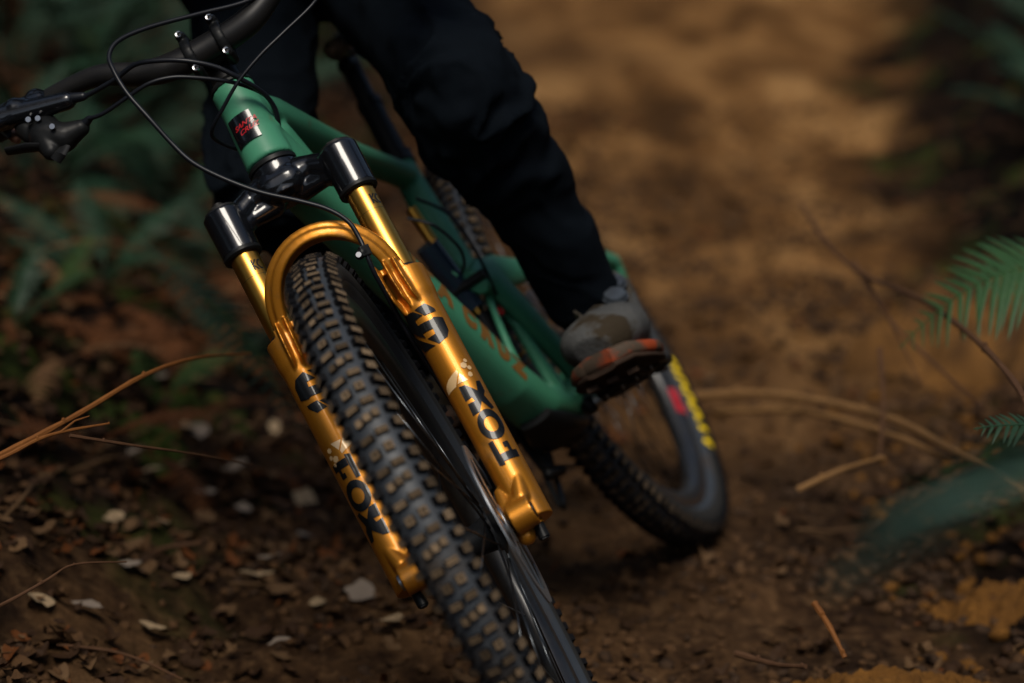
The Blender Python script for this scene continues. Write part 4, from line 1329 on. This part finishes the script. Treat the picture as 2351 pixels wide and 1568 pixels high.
# ------------------------------------------------------------------ plants and twigs
def frond_mesh(name, L, W, droop, pairs, mats, seed, lobes=True, stem=0.25):
    rr = random.Random(seed)
    mb = MB()
    pts = []
    for k in range(13):
        t = k / 12
        pts.append(Vector((L * t, 0, L * (0.30 * t - droop * t * t))))
    mb.loft(pts, [(0.004 * (1 - .8 * k / 12), 0.004 * (1 - .8 * k / 12)) for k in range(13)], 5, (0, 1, 0))
    def P(t):
        i = min(int(t * 12), 11); f = t * 12 - i; return pts[i].lerp(pts[i + 1], f)
    for k in range(pairs):
        t = stem + (1 - stem) * (k + .5) / pairs
        w = W * (math.sin(PI * min(1, (t - stem) / (1 - stem) * 0.86 + 0.14)) ** 0.8) * rr.uniform(.88, 1.06)
        base = P(t); tan = (P(min(1, t + .03)) - P(max(0, t - .03))).normalized()
        for s_ in (1, -1):
            d = (Vector((0, s_, 0)) * 0.93 + tan * 0.36 + Vector((0, 0, rr.uniform(-.22, .05)))).normalized()
            bw = L * (1 - stem) / pairs * 0.40
            nseg = 4
            vs = []; fs = []
            for j in range(nseg + 1):
                q = j / nseg
                c = base + d * (w * q) + Vector((0, 0, -0.18 * w * q * q))
                ww = bw * (1 - q) ** .7 * (1.15 if j % 2 else .85)
                vs += [c - tan * ww, c + Vector((0, 0, ww * .35)), c + tan * ww]
            for j in range(nseg):
                for z_ in (0, 1):
                    a = j * 3 + z_; fs.append((a, a + 1, a + 4, a + 3))
            mb.add(vs, fs)
    return mb.mesh(name, mats, scale=1.0, smooth=True)


def leaflet_mesh(name, L, W, mat):
    mb = MB(); vs = []; fs = []
    n = 7
    for j in range(n + 1):
        q = j / n
        ww = W * (1 - q) ** .6 * (0.7 + .3 * min(1, q * 6))
        c = Vector((L * q, 0, -0.16 * L * q * q))
        vs += [c + Vector((0, -ww, -ww * .2)), c + Vector((0, 0, ww * .25)), c + Vector((0, ww, -ww * .2))]
    for j in range(n):
        for z_ in (0, 1):
            a = j * 3 + z_; fs.append((a, a + 1, a + 4, a + 3))
    mb.add(vs, fs)
    return mb.mesh(name, mat, scale=1.0)


FR = [frond_mesh("frond", 0.60, 0.12, 0.42 + .08 * k, 28, [M['fern']], 30 + k) for k in range(3)]
FRB = [frond_mesh("frond", 0.60, 0.11, 0.42 + .08 * k, 30, [M['fernb']], 40 + k) for k in range(2)]
FRY = [frond_mesh("frond", 0.50, 0.12, 0.45, 18, [M['ferny']], 50)]
FRD = [frond_mesh("frond", 0.55, 0.12, 0.60 + .15 * k, 16, [M['bracken']], 60 + k) for k in range(2)]
FRP = [frond_mesh("frond", 0.50, 0.11, 0.7, 16, [M['brackenp']], 70)]


def fern(name, x, y, z, n, meshes, size, label, cat, group=None, seed=0, spread=(0, 360), lift=(10, 55)):
    rr = random.Random(seed)
    o = empty(name, None, Matrix.Translation((x, y, z))); tag(o, label, cat, group)
    for k in range(n):
        az = spread[0] + (spread[1] - spread[0]) * (k + rr.uniform(.1, .9)) / n
        s_ = size * rr.uniform(.75, 1.15)
        m_ = Matrix.Rotation(R(az), 4, 'Z') @ Matrix.Rotation(-R(rr.uniform(*lift)), 4, 'Y') @ Matrix.Rotation(rr.uniform(-.5, .5), 4, 'X') @ Matrix.Scale(s_, 4)
        link(bpy.data.objects.new("frond", rr.choice(meshes)), o, m_)
    return o


def placed_frond(name, root, tip, W, pairs, mat, label, cat, group=None, sag=0.05, roll=0.0, stem=.12, lw=0.10):
    """one frond plant part from root to tip, leaflets as pieces"""
    root, tip = Vector(root), Vector(tip)
    o = empty(name, None, Matrix.Translation(root)); tag(o, label, cat, group)
    d = tip - root; L = d.length
    pts = [root.lerp(tip, t / 14) + Vector((0, 0, sag * 4 * (t / 14) * (1 - t / 14))) - root for t in range(15)]
    mb = MB(); mb.loft(pts, [(0.0028 * (1 - .7 * k / 14),) * 2 for k in range(15)], 6, (0, 0, 1)); mb.build("frond_stem", mat, o, scale=1.0)
    side = d.normalized().cross(Vector((0, 0, 1))).normalized()
    side = Matrix.Rotation(roll, 3, d.normalized()) @ side
    lm = leaflet_mesh("leaflet", 1.0, lw, mat)
    for k in range(pairs):
        t = stem + (1 - stem) * (k + .5) / pairs
        i = min(int(t * 14), 13); p = pts[i].lerp(pts[i + 1], t * 14 - i); tan = (pts[i + 1] - pts[i]).normalized()
        w = W * math.sin(PI * min(1, (t - stem) / (1 - stem) * .84 + .16)) ** .8 * random.uniform(.9, 1.08)
        for s_ in (1, -1):
            x = (side * s_ * .93 + tan * random.uniform(.28, .5) + Vector((0, 0, random.uniform(-.12, .02)))).normalized()
            z = tan.cross(x).normalized() * (1 if s_ < 0 else -1)
            if z.z < 0: z = -z
            y_ = z.cross(x)
            m_ = Matrix((x, y_, z)).transposed().to_4x4() @ Matrix.Scale(w, 4); m_.translation = p
            link(bpy.data.objects.new("leaflet", lm), o, m_)
    return o


# right: fern reaching in over the bank, one close to the camera, small tufts
placed_frond("fern", at(2640, 700, 4.15), at(2065, 800, 4.15), 0.120, 24, M['ferng'], "dark green fern frond with combed leaflets arching down over the long brown stem", "fern", sag=0.085, roll=-0.42, lw=.055)
placed_frond("fern", at(2560, 690, 4.3), at(2190, 640, 4.35), 0.07, 16, M['ferng'], "short upper fern frond touching the orange moss mound", "fern", sag=0.02, roll=-0.4, lw=.06)
placed_frond("fern", at(2520, 960, 1.55), at(1905, 1350, 1.6), 0.034, 22, M['fernn'], "strongly blurred blue-green fern frond closest to the camera, drooping over the dark soil", "fern", sag=0.012, roll=0.7, lw=.14)
placed_frond("fern", at(2540, 1080, 1.6), at(2000, 1210, 1.5), 0.030, 18, M['fernn'], "second blurred blue-green frond, just above the nearest one", "fern", sag=0.006, roll=0.5, lw=.14)
placed_frond("fern", at(2520, 1010, 3.3), at(2235, 985, 3.3), 0.04, 14, M['fern'], "small spiky green fern tip between the arching frond and the blurred one", "fern", sag=0.01, roll=-.4)
for i, (px, py, d, n, ms, sz, lab) in enumerate([
    (2390, 330, 7.6, 7, FR, 0.75, "dark fern clump at the upper right beside the trail"),
    (2420, 120, 8.6, 6, FRB, 0.6, "paler green fern clump above the dark one at the upper right"),
    (2500, 560, 7.6, 6, FR, .55, "fern clump growing behind the orange moss mound")]):
    p = at(px, py, d); fern("fern", p.x, p.y, hz(p.x, p.y) if abs(hz(p.x, p.y) - p.z) < .12 else p.z - .1, n, ms, sz, lab, "fern", None, 90 + i)
# left bank
left = [
    (120, 60, 8.6, 8, FRB, 1.0, "blue-green fern clump at the top left behind the handlebar grip"),
    (330, 130, 8.2, 9, FR, .95, "large dark fern clump behind the curve of the brake hose"),
    (470, 300, 7.6, 7, FRB, .75, "grey-green fern clump just left of the rider's right leg"),
    (30, 330, 7.2, 7, FR, .75, "dark green fern clump behind the brake lever"),
    (330, 430, 6.8, 6, FRB, .55, "pale green fern clump below the brake lever and shifter"),
    (160, 520, 6.2, 6, FR, .6, "small dark fern at the left edge, under the shifter"),
    (210, 230, 7.0, 10, FR, .85, "deep green fern clump directly behind the bend of the handlebar"),
    (380, 210, 7.4, 9, FRB, .8, "feathery grey-green fern clump between the hose loop and the rider's leg"),
    (60, 190, 6.9, 9, FRB, .8, "spreading fern clump above the brake lever at the left edge"),
    (260, 20, 9.2, 10, FR, 1.1, "tall dark fern clump at the top edge left of the stem"),
    (400, 380, 6.3, 8, FR, .6, "low dark fern clump beside the rider's right knee"),
    (130, 400, 6.2, 8, FR, .55, "small deep green fern clump just under the shift lever"),
    (60, 560, 5.8, 6, FRB, .45, "grey-green fern low at the left edge, level with the fork crown"),
    (240, 620, 5.5, 6, FR, .42, "small dark fern in the deep shade left of the right fork leg's top"),
    (120, 700, 5.2, 5, FRY, .38, "olive fern in the shade above the orange-brown twig"),
    (520, 470, 6.1, 6, FR, .45, "dark fern tight against the rider's right shin"),
    (360, 760, 5.0, 5, FRY, .34, "yellow-green fern tuft beside the diagonal frond"),
    (30, 800, 4.9, 5, FR, .36, "dark fern tuft at the left edge right above the thick twig"),
    (560, 640, 5.6, 6, FRB, .40, "blurred pale fern left of the golden stanchion"),
    (470, 560, 5.9, 6, FRB, .5, "faded fern beside the lower end of the rider's right leg")]
for i, (px, py, d, n, ms, sz, lab) in enumerate(left):
    p = at(px, py, d); z = hz(p.x, p.y); fern("fern", p.x, p.y, max(z, p.z - .18), n, ms, sz, lab, "fern", None, 120 + i, lift=(15, 65))
dead = [(270, 520, 5.9, "rusty bracken fronds below the shift lever, between two green ferns"), (90, 600, 5.7, "dead bracken at the left edge behind the low grey-green fern"),
        (420, 560, 5.8, "brown bracken just left of the rider's right shin"), (60, 700, 5.4, "collapsed bracken in the dark hollow at the left edge"),
        (250, 720, 5.3, "rust brown bracken in the middle of the dark left bank"), (430, 700, 5.4, "dry bracken around the upper part of the diagonal fern frond"),
        (150, 900, 4.9, "dead bracken hanging behind the thick orange-brown twig"), (330, 960, 4.8, "curled brown bracken between the twig's tip and the moss pad"),
        (30, 880, 5.0, "brown bracken at the left edge just over the thick twig's lower end"), (480, 620, 5.7, "thin bracken left of the right fork leg's black crown"),
        (200, 1060, 4.6, "bracken bits lying right under the forked ochre twig"), (560, 740, 5.6, "bracken scraps close to the golden right fork leg")]
for i, (px, py, d, lab) in enumerate(dead):
    p = at(px, py, d); z = hz(p.x, p.y)
    fern("dead_bracken", p.x, p.y, max(z, p.z - .08), 5, FRD + (FRP if i % 3 == 0 else []), .42, lab, "bracken", "dead bracken on the left bank", 200 + i, lift=(-5, 40))
placed_frond("fern", at(330, 560, 4.9), at(690, 985, 4.55), 0.055, 22, M['fernb'], "long green fern frond hanging diagonally left of the fork", "fern", sag=0.03, roll=.2)
placed_frond("fern", at(470, 690, 4.7), at(640, 900, 4.5), 0.035, 14, M['ferny'], "bright yellow-green frond tip lying against the diagonal frond", "fern", sag=0.02, roll=.2)


def twig(name, pts, r0, r1, mat, label, group=None, side=()):
    P2, _ = refine([Vector(p) for p in pts], [1] * len(pts), 5)
    n = len(P2)
    rr = random.Random(len(label))
    rad = [(r0 * (1 - k / (n - 1)) + r1 * k / (n - 1)) * rr.uniform(.85, 1.18) for k in range(n)]
    org = P2[0].copy()
    mb = MB(); mb.loft([p - org for p in P2], rad, 7, (0, 0, 1))
    for (t, q, rq) in side:
        i = int(t * (n - 1)); a = P2[i] - org; b = Vector(q) - org
        mb.loft([a, a.lerp(b, .5) + Vector((0, 0, .004)), b], [rad[i] * .8, rq * 1.2, rq * .6], 6, (0, 0, 1))
    for k in range(3, n, 6): mb.cap(P2[k] - org, P2[k] - org + Vector((0, 0, rad[k])), rad[k] * 1.15, rad[k] * .8, 6)
    o = mb.build(name, mat, None, Matrix.Translation(org), scale=1.0)
    tag(o, label, "twig", group)
    return o


twig("twig", [at(-160, 1110, 3.5), at(0, 1045, 3.55), at(180, 950, 3.62), at(330, 862, 3.7), at(450, 822, 3.85), at(575, 812, 4.1)], .0048, .0016, M['twig'], "thick orange-brown twig rising across the left foreground",)
twig("twig", [at(-120, 1090, 3.5), at(0, 1053, 3.52), at(110, 1000, 3.55), at(250, 972, 3.6)], .0038, .0012, M['twig'], "short ochre twig under the thick orange-brown one", side=((.75, at(205, 955, 3.58), .001),))
twig("twig", [at(160, 1000, 3.55), at(300, 1022, 3.6), at(430, 1040, 3.7), at(580, 1068, 3.9)], .0022, .0010, M['twigd'], "thin brown twig sloping right towards the pale leaves")
twig("twig", [at(-60, 1420, 3.45), at(30, 1375, 3.5), at(110, 1330, 3.52), at(170, 1296, 3.55), at(290, 1290, 3.6)], .0026, .0009, M['twigd'], "thin dark twig in the lower left corner")
twig("twig", [at(130, 1480, 3.8), at(280, 1500, 3.8), at(420, 1560, 3.75)], .0024, .0012, M['twigd'], "pale stick lying along the bottom left edge of the ground")
twig("twig", [at(640, 832, 3.9), at(670, 868, 3.85), at(700, 905, 3.8)], .0035, .0015, M['twig'], "short tan twig stub behind the right fork leg")
twig("twig", [at(1840, 470, 4.9), at(1900, 560, 4.8), at(1985, 632, 4.6), at(2120, 690, 4.3), at(2240, 780, 4.0), at(2330, 880, 3.8), at(2370, 960, 3.7)], .0030, .0048, M['twigd'], "long arching brown stem crossing the fern on the right", side=((.35, at(2120, 890, 4.4), .0016),))
twig("twig", [at(1960, 600, 4.7), at(2040, 730, 4.6), at(2150, 840, 4.5), at(2260, 940, 4.4)], .0030, .0022, M['twigd'], "brown stem running down to the right below the arching one")
twig("twig", [at(2020, 800, 4.5), at(2028, 920, 4.45), at(2020, 1060, 4.4)], .0040, .0030, M['twigd'], "short upright brown stem in front of the straw")
twig("straw_stem", [at(1590, 910, 4.9), at(1780, 905, 4.8), at(2030, 955, 4.55), at(2200, 1040, 4.3), at(2345, 1120, 4.1)], .0065, .0045, M['straw'], "long pale dry straw stem curving down to the right of the rear wheel")
twig("straw_stem", [at(1640, 945, 4.9), at(1850, 945, 4.75), at(2050, 1000, 4.5), at(2180, 1055, 4.35)], .0055, .0040, M['straw'], "thinner straw stem lying just under the long pale one")
twig("straw_stem", [at(1830, 1125, 4.35), at(1930, 1080, 4.35), at(2030, 1050, 4.3)], .0050, .0035, M['straw'], "short tan stem on the dark soil below the straw")
twig("twig", [at(1870, 1385, 3.75), at(1905, 1440, 3.72), at(1940, 1510, 3.7)], .0042, .0026, M['twig'], "short orange twig stuck in the soil near the bottom right moss")
twig("twig", [at(1690, 1500, 3.8), at(1780, 1525, 3.75), at(1850, 1530, 3.7)], .0045, .0025, M['twigd'], "dark stick poking from the bottom right moss")

# orange moss mounds and moss pads
def mound(name, px, py, d, sx, sy, sz, mat, label, cat, seed, lift=0.0):
    """a moss cushion draped over the ground"""
    d = 3.0
    while d < 9:
        p = at(px, py, d)
        if p.z < hz(p.x, p.y): break
        d += .02
    n = 90
    u, v = np.meshgrid(np.linspace(-1, 1, n), np.linspace(-1, 1, n)); u = u.ravel(); v = v.ravel()
    x = p.x + u * sx; y = p.y + v * sy
    r = 1.28 * np.sqrt(u ** 2 + v ** 2) + 0.20 * fbm(np.stack([x * 6, y * 6, x * 0], 1), 3, seed)
    h = np.clip(1 - r ** 2, -0.25, 1)
    q = np.stack([x, y, x * 0], 1)
    h = sz * np.sign(h) * np.abs(h) ** 0.6 * (1 + 0.45 * fbm(q * 13, 3, seed + 5)) + 0.010 * fbm(q * 60, 3, seed + 9) - 0.006
    z = terrain(x, y) + h + lift
    idx = np.arange(n * n).reshape(n, n)
    f = np.stack([idx[:-1, :-1], idx[:-1, 1:], idx[1:, 1:], idx[1:, :-1]], -1).reshape(-1, 4)
    f = f[(r[f].min(axis=1) < 1.2)]
    z0 = hz(p.x, p.y)
    me = bpy.data.meshes.new(name); me.from_pydata(np.stack([x - p.x, y - p.y, z - z0], 1).tolist(), [], f.tolist())
    me.materials.append(mat); me.polygons.foreach_set("use_smooth", [True] * len(me.polygons)); me.update()
    bm = bmesh.new(); bm.from_mesh(me); bmesh.ops.delete(bm, geom=[w for w in bm.verts if not w.link_faces], context='VERTS'); bm.to_mesh(me); bm.free()
    o = link(bpy.data.objects.new(name, me), None, Matrix.Translation((p.x, p.y, z0)))
    tag(o, label, cat)
    return o


mound("moss_mound", 2450, 700, 5.9, .56, .46, .15, M['ochre'], "orange moss mound on the right bank behind the fern", "moss", 1, 0.0)
mound("moss_mound", 2040, 1620, 3.72, .18, .10, .035, M['mossor'], "orange moss mound at the bottom edge right of the front wheel", "moss", 2, 0.0)
mound("moss_mound", 2260, 1400, 3.95, .10, .12, .035, M['mossor'], "small rusty moss lump on the bank under the blurred frond", "moss", 3, 0.0)
mound("moss_pad", 430, 950, 4.6, .13, .13, .016, M['moss'], "green moss pad between the pale leaves and the diagonal frond", "moss", 4, 0.0)
mound("moss_pad", 330, 1000, 4.4, .09, .10, .014, M['moss'], "green moss pad behind the orange-brown twig", "moss", 5, 0.0)

# pale leaves one can tell apart on the left
LM = []
for k in range(6):
    mb = MB(); vs, fs = leaf_shape(1, random.uniform(.45, .8), random.uniform(-.3, .6), 300 + k); mb.add(vs, fs)
    LM.append(mb.v and mb)
leaf_meshes = []
for k, mb_ in enumerate(LM):
    for mt in ('leaf1', 'leafw', 'leaf2'):
        leaf_meshes.append(mb_.mesh("fallen_leaf", M[mt], 1.0))
spots = [(360, 880, .085), (440, 880, .09), (425, 985, .075), (455, 1000, .06), (630, 985, .08), (205, 1030, .06), (305, 1050, .06), (345, 1085, .07), (420, 1075, .06), (540, 1080, .075), (600, 1085, .05),
         (330, 1120, .07), (470, 1140, .06), (465, 1170, .05), (380, 1210, .05), (620, 1290, .06), (590, 1330, .08), (640, 1370, .07), (830, 1365, .08), (700, 1150, .07), (760, 1060, .08), (560, 1180, .05), (500, 1250, .06),
         (260, 1200, .06), (180, 1160, .05), (100, 1230, .07), (90, 1390, .08), (200, 1395, .08), (420, 1330, .05), (520, 1420, .06), (700, 1240, .06), (730, 1390, .05), (900, 1440, .06), (300, 1310, .05), (60, 1310, .06), (350, 1450, .06), (640, 1480, .05)]
rl = random.Random(5)
for i, (px, py, s_) in enumerate(spots):
    # walk along the view ray to the ground
    d = 3.2
    while d < 8:
        p = at(px, py, d)
        if p.z < hz(p.x, p.y) + .012: break
        d += .02
    me_ = leaf_meshes[rl.randrange(6) * 3 + (1 if i % 3 == 0 else (2 if i % 4 == 1 else 0))]
    e = Euler((rl.uniform(-.5, .5) + .25, rl.uniform(-.4, .4), rl.uniform(0, 6.28))).to_matrix().to_4x4()
    o = link(bpy.data.objects.new("fallen_leaf", me_), None, Matrix.Translation((p.x, p.y, p.z + .006)) @ e @ Matrix.Scale(s_ * .64, 4))
    tag(o, "pale dry fallen leaf lying on the dark litter left of the front wheel", "leaf", "pale fallen leaves on the left bank")

# ------------------------------------------------------------------ trees added outside the frame to block sky light and streak reflections
def sky_block_trees():
    rr = random.Random(77)
    mb = MB(); n_tr = 0
    spots = []
    while len(spots) < 46:
        az = rr.uniform(-180, 180); d = rr.uniform(6.5, 22)
        x = d * math.sin(R(az)); y = 3.5 + d * math.cos(R(az))
        if y > 0 and abs(x) < 0.24 * y + 1.5 and y < 18: continue              # the trail ahead
        if abs(((az + 170 + 180) % 360) - 180) < 40: continue                  # gap left in the added trees for the sun
        if any((x - a) ** 2 + (y - b) ** 2 < 4 for a, b, *_ in spots): continue
        spots.append((x, y, rr.uniform(.12, .26), rr.uniform(9, 14)))
    for x, y, r_, h in spots:
        z = hz(x, y) - .1
        lean = (rr.uniform(-.4, .4), rr.uniform(-.4, .4))
        mb.cur = 0
        mb.loft([(x + lean[0] * t, y + lean[1] * t, z + h * t) for t in (0, .04, .3, .6, 1)], [(r_ * 1.5,) * 2, (r_ * 1.1,) * 2, (r_ * .9,) * 2, (r_ * .6,) * 2, (r_ * .1,) * 2], 9, (0, 1, 0))
        mb.cur = 1
        vs = []; fs = []
        for k in range(520):
            t = rr.uniform(.28, 1.0); rad = (1.1 - t) * rr.uniform(1.2, 3.2) ; a = rr.uniform(0, 2 * PI)
            c = Vector((x + lean[0] * t + rad * math.cos(a), y + lean[1] * t + rad * math.sin(a), z + h * t - rad * .25))
            e = Euler((rr.uniform(-.7, .7), rr.uniform(-.7, .7), a)).to_matrix() * rr.uniform(.18, .42)
            b0 = len(vs)
            for p in ((-1, -.35, 0), (0, -.5, .12), (1, 0, -.15), (0, .5, .12), (-1, .3, 0)): vs.append(c + e @ Vector(p))
            fs.append((b0, b0 + 1, b0 + 2, b0 + 3, b0 + 4))
        mb.add(vs, fs)
    me = bpy.data.meshes.new("sky_block_trees"); me.from_pydata(mb.v, [], mb.f); me.materials.append(M['bark']); me.materials.append(M['needle'])
    me.polygons.foreach_set("material_index", mb.m); me.update()
    o = link(bpy.data.objects.new("sky_block_trees", me)); tag(o, kind="stuff", label="unseen tall trees added around the trail to block sky light")


M['bark'] = material("bark", (0.035, 0.024, 0.016), 0.9, vary=(0.07, 0.05, 0.035), scale=6)
M['needle'] = material("dark_needles", (0.012, 0.030, 0.012), 0.8, vary=(0.03, 0.055, 0.02), scale=1)
sky_block_trees()
